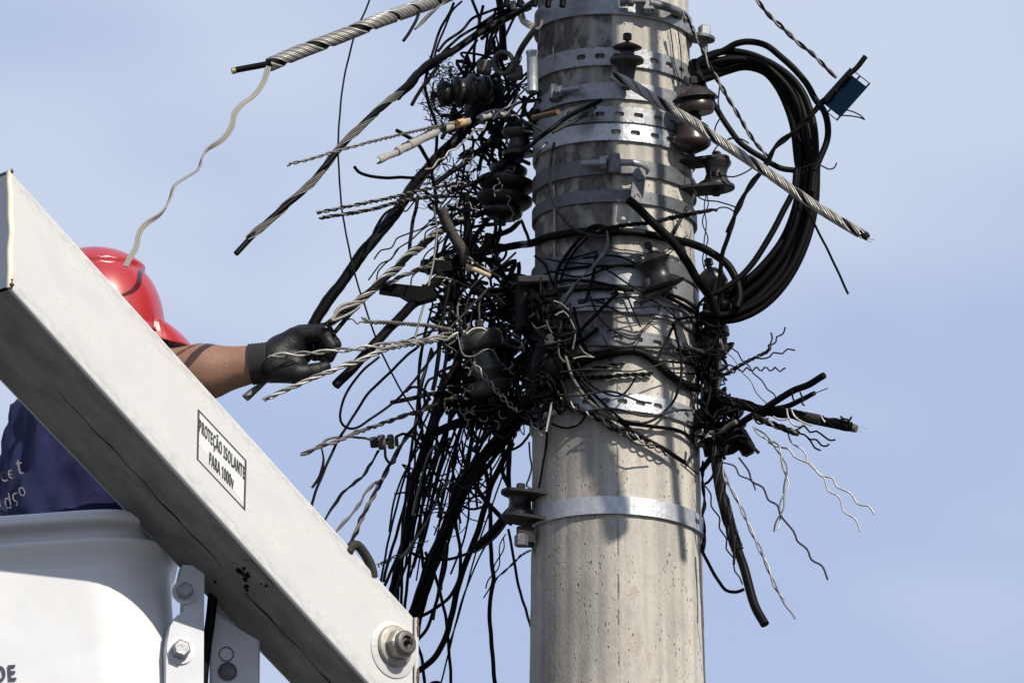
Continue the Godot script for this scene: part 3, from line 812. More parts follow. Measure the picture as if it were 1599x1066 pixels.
# ---------------------------------------------------------------- boom
func build_boom():
	var zr = 25.0; var zl = 82.0
	var A = at(15, 265, zl); var B = at(15, 451, zl)
	var C = at(644, 960, zr); var E = at(644, 1143, zr)
	var ax = (C - A).normalized()
	var out = ax.cross(Vector3.UP).normalized() * -1.0
	if out.z < 0: out = -out
	var wl = 0.2; var wr = 0.158
	var t = thing("lift_boom", "dirty white square insulated lift boom slanting across the lower left", "boom", E)
	var A2 = A - out * wl; var B2 = B - out * wl; var C2 = C - out * wr; var E2 = E - out * wr
	var face = func(called, m, a, b, c, d, bulge):   # a panel from edge a-b (near end) to d-c (far end), with rounded long edges left to the corner strips
		var mb := Mb.new()
		var n = 24
		for k in n:
			for j in 6:
				var q = func(u, v):
					var p = a.lerp(b, u).lerp(d.lerp(c, u), v)
					return p + bulge * (4.0 * u * (1 - u))
				var u0 = j / 6.0; var u1 = (j + 1) / 6.0; var v0 = float(k) / n; var v1 = float(k + 1) / n
				mb.quad(q.call(u0, v0), q.call(u1, v0), q.call(u1, v1), q.call(u0, v1), Vector2(u0, v0), Vector2(u1, v0), Vector2(u1, v1), Vector2(u0, v1))
		return part(mb, called, m, t)
	var bv = 0.006
	var up = Vector3.UP * bv; var o = out * bv
	face.call("side_panel", "boom_white", A - up, B + up, E + up, C - up, Vector3.ZERO)
	face.call("side_panel", "boom_white", B2 + up, A2 - up, C2 - up, E2 + up, Vector3.ZERO)
	face.call("top_panel", "boom_white", A2 + o, A - o, C - o, C2 + o, Vector3.ZERO)
	var under = face.call("underside_panel", "boom_grimy_shade", B - o, B2 + o, E2 + o, E - o, Vector3.ZERO)
	face.call("end_panel", "boom_white", A2 - up, B2 + up, B + up, A - up, Vector3.ZERO)
	face.call("end_panel", "boom_white", C - up, E + up, E2 + up, C2 - up, Vector3.ZERO)
	# rounded corners
	for e in [[A, C, up, o], [B, E, -up, o], [A2, C2, up, -o], [B2, E2, -up, -o]]:
		var mb := Mb.new()
		for k in 4:
			var a0 = PI / 2 * k / 4.0; var a1 = PI / 2 * (k + 1) / 4.0
			var q = func(p, a): return p - e[2] - e[3] + e[2] * sin(a) + e[3] * cos(a)
			mb.quad(q.call(e[0], a0), q.call(e[1], a0), q.call(e[1], a1), q.call(e[0], a1))
		part(mb, "corner_edge", "boom_white", t)
	# seam and repair patch of the underside
	var dn = Vector3.DOWN
	var on_under = func(u, v): return (B - o).lerp(B2 + o, u).lerp((E - o).lerp(E2 + o, u), v)
	var crack := PackedVector3Array()
	var last = 0.0
	for k in 40:
		var v = 0.2 + 0.8 * k / 39.0
		crack.append(on_under.call(0.47 + 0.012 * sin(k * 1.7) + 0.01 * sin(k * 0.6), v) + dn * 0.0005)
	var mb := Mb.new(); var cr := PackedFloat32Array()
	for k in crack.size(): cr.append(0.0004 + 0.0017 * absf(sin(k * 0.83) * sin(k * 0.31 + 0.4)) * smoothstep(0.0, 9.0, k))
	tube(mb, crack, cr, 6, 0.35); part(mb, "seam", "black_matt", under)
	mb = Mb.new()
	for k in 16:
		var u0 = 0.02 + 0.9 * k / 16.0; var u1 = 0.02 + 0.9 * (k + 1) / 16.0
		var j0 = 0.004 * sin(k * 2.1); var j1 = 0.004 * sin((k + 1) * 2.1)
		mb.quad(on_under.call(u0, 0.60 + j0) + dn * 0.0012, on_under.call(u1, 0.60 + j1) + dn * 0.0012, on_under.call(u1, 0.66 + j1) + dn * 0.0012, on_under.call(u0, 0.66 + j0) + dn * 0.0012, Vector2(u0, 0.3), Vector2(u1, 0.3), Vector2(u1, 0.34), Vector2(u0, 0.34))
	part(mb, "repair_patch", "boom_grimy_shade", under)
	for e in [[0.28, 0.615, 0.008], [0.24, 0.626, 0.010], [0.32, 0.632, 0.007], [0.2, 0.612, 0.005], [0.38, 0.645, 0.006], [0.42, 0.652, 0.005], [0.12, 0.655, 0.004], [0.17, 0.65, 0.003], [0.72, 0.62, 0.004]]:
		mb = Mb.new()
		var ctr = on_under.call(e[0], e[1]) + dn * 0.0022
		var f1 = (on_under.call(e[0] + 0.05, e[1]) - on_under.call(e[0], e[1])).normalized()
		var pl := PackedVector2Array()
		for k in 14: pl.append(Vector2(cos(TAU * k / 14.0), 0.8 * sin(TAU * k / 14.0)) * e[2] * (0.35 + 0.9 * rng.randf()))
		prism(mb, Transform3D(Basis(f1, ax, f1.cross(ax)), ctr), pl, 0.0006); part(mb, "tar_smear", "black_matt", under)
	# weld bead at the near end, flange and rust at the far end
	mb = Mb.new()
	tube(mb, wobble(smooth_path(PackedVector3Array([A - up * 0.5, B + up * 0.5]), 0.008), 0.0012), 0.0055, 8); part(mb, "sealant_bead", mat("sealant", Color(0.68, 0.63, 0.5), 0.7), t)
	var rb: Node = t.get_child(t.get_child_count() - 1)
	for e in [[0.02, 0.004], [0.97, 0.005], [0.93, 0.003]]:
		mb = Mb.new(); lathe(mb, Transform3D(Basis(), A.lerp(B, e[0]) + out * 0.004), [[0, -e[1] * 1.5], [e[1], 0], [0, e[1] * 1.5]], 10); part(mb, "rust_spot", "rust", rb)
	mb = Mb.new()
	var axh = Vector3(ax.x, 0, ax.z).normalized()
	var fx = Basis(axh, Vector3.UP, axh.cross(Vector3.UP))
	var fc = (C + E + C2 + E2) * 0.25 + axh * 0.008
	box(mb, Transform3D(fx, fc), Vector3(0.009, 0.2, wr + 0.006), 0.002)
	var fl = part(mb, "end_flange", "boom_white", t)
	for e in [[0.05, 0.0025], [0.11, 0.003], [0.15, 0.0022], [0.49, 0.003], [0.53, 0.0035], [0.56, 0.0022]]:
		mb = Mb.new(); lathe(mb, Transform3D(Basis(), C.lerp(E, e[0]) + axh * 0.009 + out * 0.003), [[0, -e[1] * 4.0], [e[1] * 0.7, -e[1] * 2.6], [e[1], 0], [e[1] * 0.6, e[1] * 2.0], [0, e[1] * 3.6]], 10); part(mb, "rust_spot", "rust", fl)
	# pivot bolt with washer and plate
	var hit = func(x, y):   # the point of the front panel seen at drawing position x, y
		var d = at(x, y, 50) - eye
		return eye + d * ((A - eye).dot(out) / d.dot(out))
	var pc = hit.call(613, 1015)
	var bx = aim(pc, out, Vector3.UP)
	mb = Mb.new(); lathe(mb, bx, [[0.049, 0.0], [0.049, 0.002], [0.047, 0.003], [0, 0.003]], 40); var pv = part(mb, "pivot_plate", "boom_white", t)
	mb = Mb.new(); lathe(mb, bx.translated_local(Vector3(0, 0.003, 0.006)), [[0.036, 0], [0.036, 0.006], [0.033, 0.008], [0, 0.008]], 36); part(mb, "washer", "aluminium_warm", pv)
	mb = Mb.new(); hexa(mb, bx.translated_local(Vector3(0, 0.011, 0.006)), 0.026, 0.02); part(mb, "nut", "aluminium_warm", pv)
	mb = Mb.new(); lathe(mb, bx.translated_local(Vector3(0, 0.031, 0.006)), [[0.021, -0.004], [0.021, 0.006], [0.018, 0.009], [0.012, 0.009], [0.011, 0.003], [0, 0.003]], 28); part(mb, "collar", "aluminium_dull", pv)
	mb = Mb.new(); tube(mb, PackedVector3Array([bx * Vector3(0, 0.03, 0.006), bx * Vector3(0, 0.05, 0.006)]), 0.0045, 10); part(mb, "bolt_tip", "dark_grey", pv)
	# a bent lifting hook on the top edge
	mb = Mb.new()
	tube(mb, smooth_path(PackedVector3Array([hit.call(546, 862) - out * 0.004, hit.call(551, 852) - out * 0.004, hit.call(561, 851) - out * 0.004, hit.call(573, 866) - out * 0.004, hit.call(582, 884) - out * 0.004, hit.call(585, 900) - out * 0.004])), 0.0085, 10); part(mb, "lifting_hook", "dark_grey", t)
	# sticker
	var s0 = hit.call(308, 638); var s1 = hit.call(384, 719); var s3 = hit.call(306, 717)
	var sx = (s1 - s0); var sy = Vector3.UP
	var W = sx.length(); var H = s0.distance_to(s3)
	sx = sx.normalized()
	sy = (s0 - s3).normalized()
	var sb = Basis(sx, sy, out)
	mb = Mb.new()
	var org = s3 + out * 0.0006
	mb.quad(org, s0 + out * 0.0006, s1 + out * 0.0006, s1 - sy * H + out * 0.0006)
	var st = part(mb, "warning_sticker", "sticker", t)
	mb = Mb.new()
	for e in [[0.0, 0.0, W, 0.003], [0.0, H - 0.003, W, 0.003], [0.0, 0.003, 0.0045, H - 0.006], [W - 0.0045, 0.003, 0.0045, H - 0.006]]:
		var q0 = org + out * 0.0006 + sx * e[0] + sy * e[1]
		mb.quad(q0, q0 + sy * e[3], q0 + sy * e[3] + sx * e[2], q0 + sx * e[2])
	part(mb, "frame_line", "print_black", st)
	lettering(st, "PROTEÇÃO ISOLANTE", "print_black", org + sx * W * 0.03 + sy * H * 0.60 + out * 0.001, sb, W * 0.94, H * 0.24)
	lettering(st, "PARA 1000v", "print_black", org + sx * W * 0.25 + sy * H * 0.17 + out * 0.001, sb, W * 0.5, H * 0.24)

func lettering(parent, text, m, p: Vector3, b: Basis, wide: float, cap: float, bold := true):
	var tm := TextMesh.new()
	var f := SystemFont.new()
	f.font_names = PackedStringArray(["Droid Sans"]); f.font_weight = 700 if bold else 400
	tm.font = f; tm.text = text; tm.font_size = 64; tm.pixel_size = 0.001; tm.depth = 0.004
	tm.horizontal_alignment = HORIZONTAL_ALIGNMENT_LEFT; tm.vertical_alignment = VERTICAL_ALIGNMENT_BOTTOM
	tm.curve_step = 2.0
	tm.material = M[m]
	var ab = tm.get_aabb()
	var o := MeshInstance3D.new()
	o.name = "lettering"
	o.mesh = tm
	var caps = 0.0457   # height of capitals at this font size
	var sxx = wide / ab.size.x; var syy = cap / caps
	var base = 0.0
	o.transform = Transform3D(b * Basis.from_scale(Vector3(sxx, syy, 0.12)), p - where(parent) - b.x * ab.position.x * sxx - b.y * (ab.position.y + ab.size.y - caps) * syy * (1.0 if not text.contains("Ç") else 0.62))
	parent.add_child(o, true)
	return o

# ---------------------------------------------------------------- bucket
func build_bucket():
	var corner = at(262, 960, 43)
	var th = deg_to_rad(4.0)
	var roll = deg_to_rad(5.5)      # the bucket leans a little
	var nz = Vector3(sin(th), 0, cos(th))      # outward from the front
	var nx = Vector3(cos(th), 0, -sin(th)) * cos(roll) + Vector3.UP * sin(roll)      # along the front towards its right corner
	var ub = nz.cross(nx)
	var L = 0.9; var W = 0.7; var H = 1.05
	var ytop = at(100, 799, 45).y - 0.026
	var ctr = Vector3(corner.x, 0, corner.z) - nx * (L * 0.5) - nz * (W * 0.5)
	ctr.y = ytop
	var t = thing("lift_bucket", "white fibreglass lift bucket with a double lipped rim, lower left", "bucket", Vector3(ctr.x, ytop - H, ctr.z))
	var shape = func(prof: Array, called, closed_bottom):
		var mb := Mb.new()
		var rad = 0.15
		var loop = []
		for q in 4:
			var cx = (L * 0.5 - rad) * (1 if q in [0, 3] else -1); var cz = (W * 0.5 - rad) * (1 if q in [0, 1] else -1)
			for k in 13:
				var a = -PI / 2 * (q - 1) - PI / 2 * k / 12.0 if false else PI / 2 * (1 - q) * -1.0
				var st = [0.0, PI / 2, PI, 1.5 * PI][q]
				a = st + PI / 2 * k / 12.0
				loop.append([Vector2(cx, cz), Vector2(cos(a), sin(a))])
		var m = loop.size()
		var k0 = mb.v.size()
		for r in prof.size():
			for s in m + 1:
				var e = loop[s % m]
				var p2 = e[0] + e[1] * (rad + prof[r][0])
				mb.v.append(ctr + nx * p2.x + nz * p2.y + ub * prof[r][1])
				var d0 = Vector2(prof[mini(r + 1, prof.size() - 1)][0] - prof[maxi(r - 1, 0)][0], prof[mini(r + 1, prof.size() - 1)][1] - prof[maxi(r - 1, 0)][1])
				var n2 = Vector2(-d0.y, d0.x).normalized()
				mb.n.append((nx * e[1].x + nz * e[1].y) * n2.x + ub * n2.y); mb.t.append(Vector2(s / 12.0, prof[r][1]))
		for r in prof.size() - 1:
			for s in m:
				var k = k0 + r * (m + 1) + s
				mb.i.append_array([k, k + m + 1, k + 1, k + 1, k + m + 1, k + m + 2])
		if closed_bottom:
			var k = mb.v.size()
			mb.v.append(ctr + ub * prof[-1][1]); mb.n.append(Vector3.DOWN); mb.t.append(Vector2())
			for s in m + 1: mb.v.append(mb.v[k0 + (prof.size() - 1) * (m + 1) + s]); mb.n.append(Vector3.DOWN); mb.t.append(Vector2())
			for s in m: mb.i.append_array([k, k + 1 + s, k + 2 + s])
		mb.fix(0)
		return part(mb, called, "bucket_white", t)
	var rim = []
	for k in 13:
		var a = PI * k / 12.0
		rim.append([0.008 - 0.016 * cos(a), 0.017 * sin(a) - 0.017])
	shape.call(rim + [[0.023, -0.020], [0.018, -0.024], [0.004, -0.027], [-0.004, -0.034], [-0.004, -0.046], [0.002, -0.054]], "rim", false)
	shape.call([[0.004, -0.046], [0.011, -0.047], [0.016, -0.0505], [0.0175, -0.055], [0.015, -0.061], [0.007, -0.072], [0.002, -0.083], [0.0, -0.095]], "lip", false)
	shape.call([[-0.012, -0.01], [-0.012, -H + 0.02], [-0.03, -H + 0.012], [-0.05, -H + 0.01]], "liner", true)
	shape.call([[0.0, -0.08], [0.0, -0.1], [-0.005, -0.4], [-0.012, -0.8], [-0.02, -H + 0.06], [-0.035, -H + 0.02], [-0.06, -H]], "wall", true)
	# lettering on the front: the last two letters of a word
	var fp = func(x, y):
		var q = ctr + nz * (W * 0.5 + 0.0015 - 0.003)
		var d = at(x, y, 60) - eye
		return eye + d * ((q - eye).dot(nz) / d.dot(nz))
	var p0 = fp.call(-7, 1064); var p1 = fp.call(25, 1061)
	lettering(t, "DE", "print_navy", p0 + nz * 0.0015, Basis(nx, ub, nz), p0.distance_to(p1), fp.call(12, 1040).distance_to(fp.call(12, 1064)) * 1.0)
	# hinge bracket at the right corner, hose and mounting plate
	var b = thing("bucket_bracket", "bluish white bolted mounting bracket between bucket and boom", "bracket", at(300, 1120, 35))
	var mb := Mb.new()
	var out_ := PackedVector2Array()
	for q in [[276, 885], [312, 885], [312, 1180], [250, 1180], [250, 1020], [256, 985], [266, 968], [278, 960], [279, 935], [272, 928], [270, 912]]:
		out_.append(Vector2((q[0] - 300.0) / 960.0, (1066.0 - q[1]) / 960.0 / 0.956))
	prism(mb, Transform3D(Basis(Vector3.UP, 0.25), at(300, 1066, 35)), out_, 0.03); part(mb, "plate", "bracket_white", b)
	for e in [[287, 925, 0.014], [281, 1016, 0.016]]:
		mb = Mb.new()
		var bp = at(e[0], e[1], 38.5)
		lathe(mb, aim(bp, Vector3(0.25, 0.05, 1)), [[e[2] * 1.5, 0], [e[2] * 1.5, 0.003], [0, 0.004]], 20); var wa = part(mb, "washer", "bracket_white", b)
		mb = Mb.new(); hexa(mb, aim(bp + Vector3(0, 0, 0.004), Vector3(0.25, 0.05, 1)), e[2], 0.016); part(mb, "bolt_head", "steel", wa)
	mb = Mb.new(); box(mb, Transform3D(Basis(Vector3.UP, 0.1), at(366, 1040, 28)), Vector3(0.085, 0.32, 0.012), 0.003); var pl = part(mb, "mounting_plate", "bracket_white", b)
	mb = Mb.new(); lathe(mb, aim(at(355, 1048, 29), Vector3(0.1, 0, 1)), [[0, 0.006], [0.012, 0.005], [0.016, 0.001], [0.016, 0]], 20); part(mb, "rivet", "steel_dull", pl)
	mb = Mb.new()
	var rg := PackedVector3Array()
	for k in 21: rg.append(at(353 + 11 * cos(TAU * k / 20.0), 1021 + 11 * sin(TAU * k / 20.0), 28.9))
	tube(mb, rg, 0.0008, 5); part(mb, "stamped_ring", "dark_grey", pl)
	mb = Mb.new(); tube(mb, smooth_path(pts([334, 900, 329, 960, 322, 1010, 317, 1060, 314, 1120], 33, 32.5)), 0.0085, 12)
	solo(mb, "hydraulic_hose", "black", "black hose running down beside the bucket bracket under the boom", "hose")

# ---------------------------------------------------------------- the worker
func smin(a: float, b: float, k: float) -> float:
	var h = maxf(k - absf(a - b), 0.0) / k
	return minf(a, b) - h * h * k * 0.25

func bone_d(p: Vector3, b: Array) -> float:   # tapered capsule
	var ab: Vector3 = b[1] - b[0]
	var t = clampf((p - b[0]).dot(ab) / maxf(ab.length_squared(), 1e-9), 0, 1)
	return p.distance_to(b[0] + ab * t) - lerpf(b[2], b[3], t)

func field(p: Vector3, bones: Array, k: float) -> float:
	var d = 1.0
	for b in bones: d = smin(d, bone_d(p, b), k)
	return d

func nets(bones: Array, k: float, cell: float, crease := 0.0, folds := 0.0) -> Mb:
	var lo = Vector3.ONE * 1e9; var hi = -lo
	for b in bones:
		for e in 2:
			lo = lo.min(b[e] - Vector3.ONE * b[2 + e]); hi = hi.max(b[e] + Vector3.ONE * b[2 + e])
	var pad = 3.0 * cell + k * 0.3
	lo -= Vector3.ONE * pad; hi += Vector3.ONE * pad
	var n = Vector3i(((hi - lo) / cell).ceil()) + Vector3i.ONE
	var F := PackedFloat32Array()
	F.resize(n.x * n.y * n.z); F.fill(1.0)
	var sy = n.x; var sz = n.x * n.y
	for b in bones:
		var r = maxf(b[2], b[3]) + pad
		var a = Vector3i(((b[0].min(b[1]) - Vector3.ONE * r - lo) / cell).floor()).clamp(Vector3i.ZERO, n - Vector3i.ONE)
		var z = Vector3i(((b[0].max(b[1]) + Vector3.ONE * r - lo) / cell).ceil()).clamp(Vector3i.ZERO, n - Vector3i.ONE)
		var p0: Vector3 = b[0]; var ab: Vector3 = b[1] - p0
		var inv = 1.0 / maxf(ab.length_squared(), 1e-9)
		var r0: float = b[2]; var dr: float = b[3] - r0
		for zz in range(a.z, z.z + 1):
			for yy in range(a.y, z.y + 1):
				var idx = zz * sz + yy * sy
				for xx in range(a.x, z.x + 1):
					var q = lo + Vector3(xx, yy, zz) * cell - p0
					var t = clampf(q.dot(ab) * inv, 0.0, 1.0)
					var d = (q - ab * t).length() - r0 - dr * t
					var o = F[idx + xx]
					var h = k - absf(d - o)
					F[idx + xx] = minf(d, o) - (h * h * 0.25 / k if h > 0.0 else 0.0)
	if folds > 0.0:
		var fn := FastNoiseLite.new()
		fn.seed = 77; fn.frequency = 1.0; fn.fractal_octaves = 3
		for zz in n.z:
			for yy in n.y:
				for xx in n.x:
					var id = zz * sz + yy * sy + xx
					if absf(F[id]) < 4.0 * cell:
						var p = lo + Vector3(xx, yy, zz) * cell
						F[id] += folds * fn.get_noise_3d(p.x * 16.0 + p.y * 5.0, p.y * 6.0, p.z * 16.0)
	var mb := Mb.new()
	var id_of := {}
	var offs = [0, 1, sy, sy + 1, sz, sz + 1, sz + sy, sz + sy + 1]
	var at_ = [Vector3(0, 0, 0), Vector3(1, 0, 0), Vector3(0, 1, 0), Vector3(1, 1, 0), Vector3(0, 0, 1), Vector3(1, 0, 1), Vector3(0, 1, 1), Vector3(1, 1, 1)]
	var ed = [[0, 1], [2, 3], [4, 5], [6, 7], [0, 2], [1, 3], [4, 6], [5, 7], [0, 4], [1, 5], [2, 6], [3, 7]]
	for zz in n.z - 1:
		for yy in n.y - 1:
			for xx in n.x - 1:
				var i0 = zz * sz + yy * sy + xx
				if F[i0] > 3.5 * cell or F[i0] < -3.5 * cell: continue
				var neg = 0
				for o in offs: neg += 1 if F[i0 + o] < 0.0 else 0
				if neg == 0 or neg == 8: continue
				var s = Vector3.ZERO; var m = 0
				for e in ed:
					var fa = F[i0 + offs[e[0]]]; var fb = F[i0 + offs[e[1]]]
					if (fa < 0.0) != (fb < 0.0):
						s += at_[e[0]].lerp(at_[e[1]], fa / (fa - fb)); m += 1
				id_of[i0] = mb.v.size()
				mb.v.append(lo + (Vector3(xx, yy, zz) + s / m) * cell); mb.n.append(Vector3.ZERO); mb.t.append(Vector2())
	var face = func(a, b, c3, d, flip):
		if not (id_of.has(a) and id_of.has(b) and id_of.has(c3) and id_of.has(d)): return
		var q = [id_of[a], id_of[b], id_of[c3], id_of[d]]
		if flip: q.reverse()
		var nn = (mb.v[q[2]] - mb.v[q[0]]).cross(mb.v[q[3]] - mb.v[q[1]])
		for e in q: mb.n[e] += nn
		mb.i.append_array([q[0], q[2], q[1], q[0], q[3], q[2]])
	for i0 in id_of.keys():
		var inside = F[i0] < 0.0
		if inside != (F[i0 + 1] < 0.0): face.call(i0, i0 - sy, i0 - sy - sz, i0 - sz, not inside)
		if inside != (F[i0 + sy] < 0.0): face.call(i0, i0 - sz, i0 - sz - 1, i0 - 1, not inside)
		if inside != (F[i0 + sz] < 0.0): face.call(i0, i0 - 1, i0 - 1 - sy, i0 - sy, not inside)
	for k2 in mb.n.size(): mb.n[k2] = mb.n[k2].normalized()
	return mb

func build_person():
	var f = Vector3(0.86, 0, -0.5).normalized()      # the way the worker faces
	var l = Vector3.UP.cross(f)                       # the worker's left
	var head = at(150, 520, 8)
	var neck = head - f * 0.03 + Vector3(0, -0.15, 0)
	var sh_c = neck + f * 0.038 + Vector3(0, -0.05, 0)
	var hip = sh_c - f * 0.1 + Vector3(0, -0.5, 0)
	var shl = sh_c + l * 0.17 + f * 0.05; var shr = sh_c - l * 0.16
	var wrist = at(412, 566, 18.4)
	var elbow = at(262, 590, 15)
	var elb_r = shr + Vector3(0, -0.25, 0) - f * 0.06 + l * 0.04; var wr_r = elb_r + l * 0.08 + f * 0.06 + Vector3(0, -0.2, 0)
	var ank = hip + Vector3(0, -0.82, 0)
	var t = thing("person", "worker in red hard hat, navy shirt and black glove reaching from the bucket", "person", ank - Vector3(0, 0.1, 0))
	var skin = [
		[head + Vector3(0, 0.03, 0) - f * 0.02, head + Vector3(0, 0.0, 0) + f * 0.025, 0.082, 0.078], [head + f * 0.03 + Vector3(0, -0.05, 0), head + f * 0.055 + Vector3(0, -0.105, 0), 0.062, 0.035],
		[head + f * 0.098 + Vector3(0, -0.03, 0), head + f * 0.112 + Vector3(0, -0.055, 0), 0.008, 0.013],
		[head + l * 0.078 - Vector3(0, 0.02, 0), head + l * 0.082 - Vector3(0, 0.055, 0), 0.014, 0.009], [head - l * 0.078 - Vector3(0, 0.02, 0), head - l * 0.082 - Vector3(0, 0.055, 0), 0.014, 0.009],
		[head - Vector3(0, 0.06, 0) - f * 0.02, neck, 0.056, 0.06], [neck, sh_c, 0.06, 0.075], [sh_c, hip, 0.11, 0.11],
		[sh_c, shl, 0.07, 0.055], [shl, elbow, 0.05, 0.043], [elbow, elbow.lerp(wrist, 0.35), 0.043, 0.0435], [elbow.lerp(wrist, 0.35), wrist, 0.0435, 0.031],
		[sh_c, shr, 0.07, 0.055], [shr, elb_r, 0.05, 0.041], [elb_r, wr_r, 0.041, 0.028], [wr_r, wr_r + Vector3(0, -0.08, 0), 0.026, 0.03],
		[hip, hip - Vector3(0, 0.1, 0), 0.12, 0.1], [hip + l * 0.09, ank + l * 0.09 + Vector3(0, 0.4, 0), 0.085, 0.055], [hip - l * 0.09, ank - l * 0.09 + Vector3(0, 0.4, 0), 0.085, 0.055],
		[ank + l * 0.09 + Vector3(0, 0.4, 0), ank + l * 0.09, 0.056, 0.036], [ank - l * 0.09 + Vector3(0, 0.4, 0), ank - l * 0.09, 0.056, 0.036]]
	part(nets(skin, 0.03, 0.011), "body", "skin", t)
	mat("eye_white", Color(0.6, 0.58, 0.55), 0.3)
	for s in [-1, 1]:
		var mb := Mb.new()
		lathe(mb, Transform3D(Basis(), head + f * 0.088 + l * 0.031 * s - Vector3(0, 0.012, 0)), [[0, -0.011], [0.008, -0.008], [0.011, 0], [0.008, 0.008], [0, 0.011]], 12)
		part(mb, "eye", "eye_white", t)
	var back = [[sh_c - f * 0.02, hip + Vector3(0, 0.1, 0) - f * 0.03, 0.135, 0.13], [sh_c + l * 0.05, hip + l * 0.06, 0.125, 0.12], [sh_c - l * 0.08, hip - l * 0.06, 0.125, 0.12],
		[sh_c + Vector3(0, 0.02, 0), shl, 0.085, 0.075], [shl, shl.lerp(elbow, 0.7), 0.07, 0.066], [sh_c + Vector3(0, 0.02, 0), shr, 0.085, 0.075], [shr, shr.lerp(elb_r, 0.8), 0.072, 0.066]]
	var shirt = part(nets(back, 0.06, 0.012, 0.0, 0.02), "shirt", "shirt", t)
	part(nets([[hip, hip - Vector3(0, 0.1, 0), 0.14, 0.13], [hip + l * 0.09, ank + l * 0.09 + Vector3(0, 0.1, 0), 0.1, 0.075], [hip - l * 0.09, ank - l * 0.09 + Vector3(0, 0.1, 0), 0.1, 0.075]], 0.03, 0.016), "trousers", "trousers", t)
	for s in [-1, 1]:
		part(nets([[ank + l * 0.09 * s + Vector3(0, 0.06, 0), ank + l * 0.09 * s - Vector3(0, 0.04, 0), 0.055, 0.05], [ank + l * 0.09 * s - Vector3(0, 0.05, 0) - f * 0.03, ank + l * 0.09 * s + f * 0.15 - Vector3(0, 0.055, 0), 0.045, 0.042]], 0.03, 0.012), "boot", "black_matt", t)
	# the shirt's printed words, as far as they show
	var to_surface = func(x, y):
		var p = at(x, y, 80.0)
		var d = (p - eye).normalized()
		for k in 60:
			var s = field(p, back, 0.06)
			if s < 0.003: break
			p += d * minf(s * 0.7, 0.05)
		return p - d * 0.012
	for e in [["c", 4, 757, 26, -0.35], ["e", 15, 752, 24, -0.3], ["t", 27, 742, 32, -0.2], ["d", 8, 793, 30, -0.2], ["ı", -2, 796, 22, -0.2], ["ç", 21, 788, 24, -0.25], ["o", 32, 779, 24, -0.3]]:
		var p = to_surface.call(e[1], e[2])
		var b = Basis(Vector3(cos(e[4]) * 0.94, -sin(e[4]), -0.3).normalized(), Vector3(sin(e[4]), cos(e[4]), 0.1).normalized(), Vector3(0.3, -0.1, 0.95)).orthonormalized()
		lettering(shirt, e[0], "print_grey", p, b, 0.011 if e[0] != "ı" else 0.004, e[3] / 1000.0 * 0.85, false)
	build_glove(t, wrist)
	build_helmet(t, f, l, head)

func build_glove(t, wrist: Vector3):
	var J = func(x, y, z): return at(x, y, z)
	var u = 1.0 / PX
	var h = []
	# cuff and palm
	h.append([J.call(424, 566, 18.6), J.call(428, 565, 18.6), 28 * u, 29 * u])
	h.append([J.call(424, 560, 18.6), J.call(462, 533, 18), 26 * u, 23 * u])
	h.append([J.call(424, 572, 18.6), J.call(456, 572, 18.6), 26 * u, 24 * u])
	h.append([J.call(440, 552, 17), J.call(466, 548, 15), 30 * u, 24 * u])
	# four fingers: knuckle, two bends, tip; the nearest is the index finger
	var fingers = [
		[[470, 522, 19.5], [504, 520, 20.0], [516, 541, 20.0], [514, 554, 19.6], 12.5, 9.5],
		[[469, 519, 17.4], [507, 516, 17.4], [521, 538, 17.2], [513, 557, 16.8], 12.5, 10.0],
		[[467, 521, 15.2], [501, 517, 14.8], [513, 538, 14.4], [503, 556, 14.2], 12.0, 9.5],
		[[463, 527, 13.2], [491, 523, 12.6], [500, 541, 12.3], [492, 556, 12.2], 11.0, 8.5]]
	for q in fingers:
		for k in 3:
			var a = q[k]; var b = q[k + 1]
			h.append([J.call(a[0], a[1], a[2]), J.call(b[0], b[1], b[2]), lerpf(q[4], q[5], k / 3.0) * u, lerpf(q[4], q[5], (k + 1) / 3.0) * u])
	# thumb, from the side of the palm near its base
	h.append([J.call(430, 576, 21.0), J.call(462, 583, 22.0), 22 * u, 16 * u])
	h.append([J.call(462, 583, 22.0), J.call(490, 580, 21.6), 14.5 * u, 12 * u])
	h.append([J.call(490, 580, 21.6), J.call(507, 573, 20.8), 12 * u, 10 * u])
	var g = part(nets(h, 0.006, 0.0035), "glove", "glove", t)
	# knitted cuff
	var mb := Mb.new()
	var ax = (J.call(421, 565, 18.6) - J.call(392, 569, 18.0))
	var xf = aim(J.call(392, 569, 18.0), ax)
	var prof = [[0.026, -0.001]]
	for k in 12: prof.append([(31.5 + (1.2 if k % 2 == 0 else 0.0) - 0.1 * k) * u, ax.length() * k / 11.0])
	lathe(mb, xf, prof, 32)
	part(mb, "cuff", "knit", g)

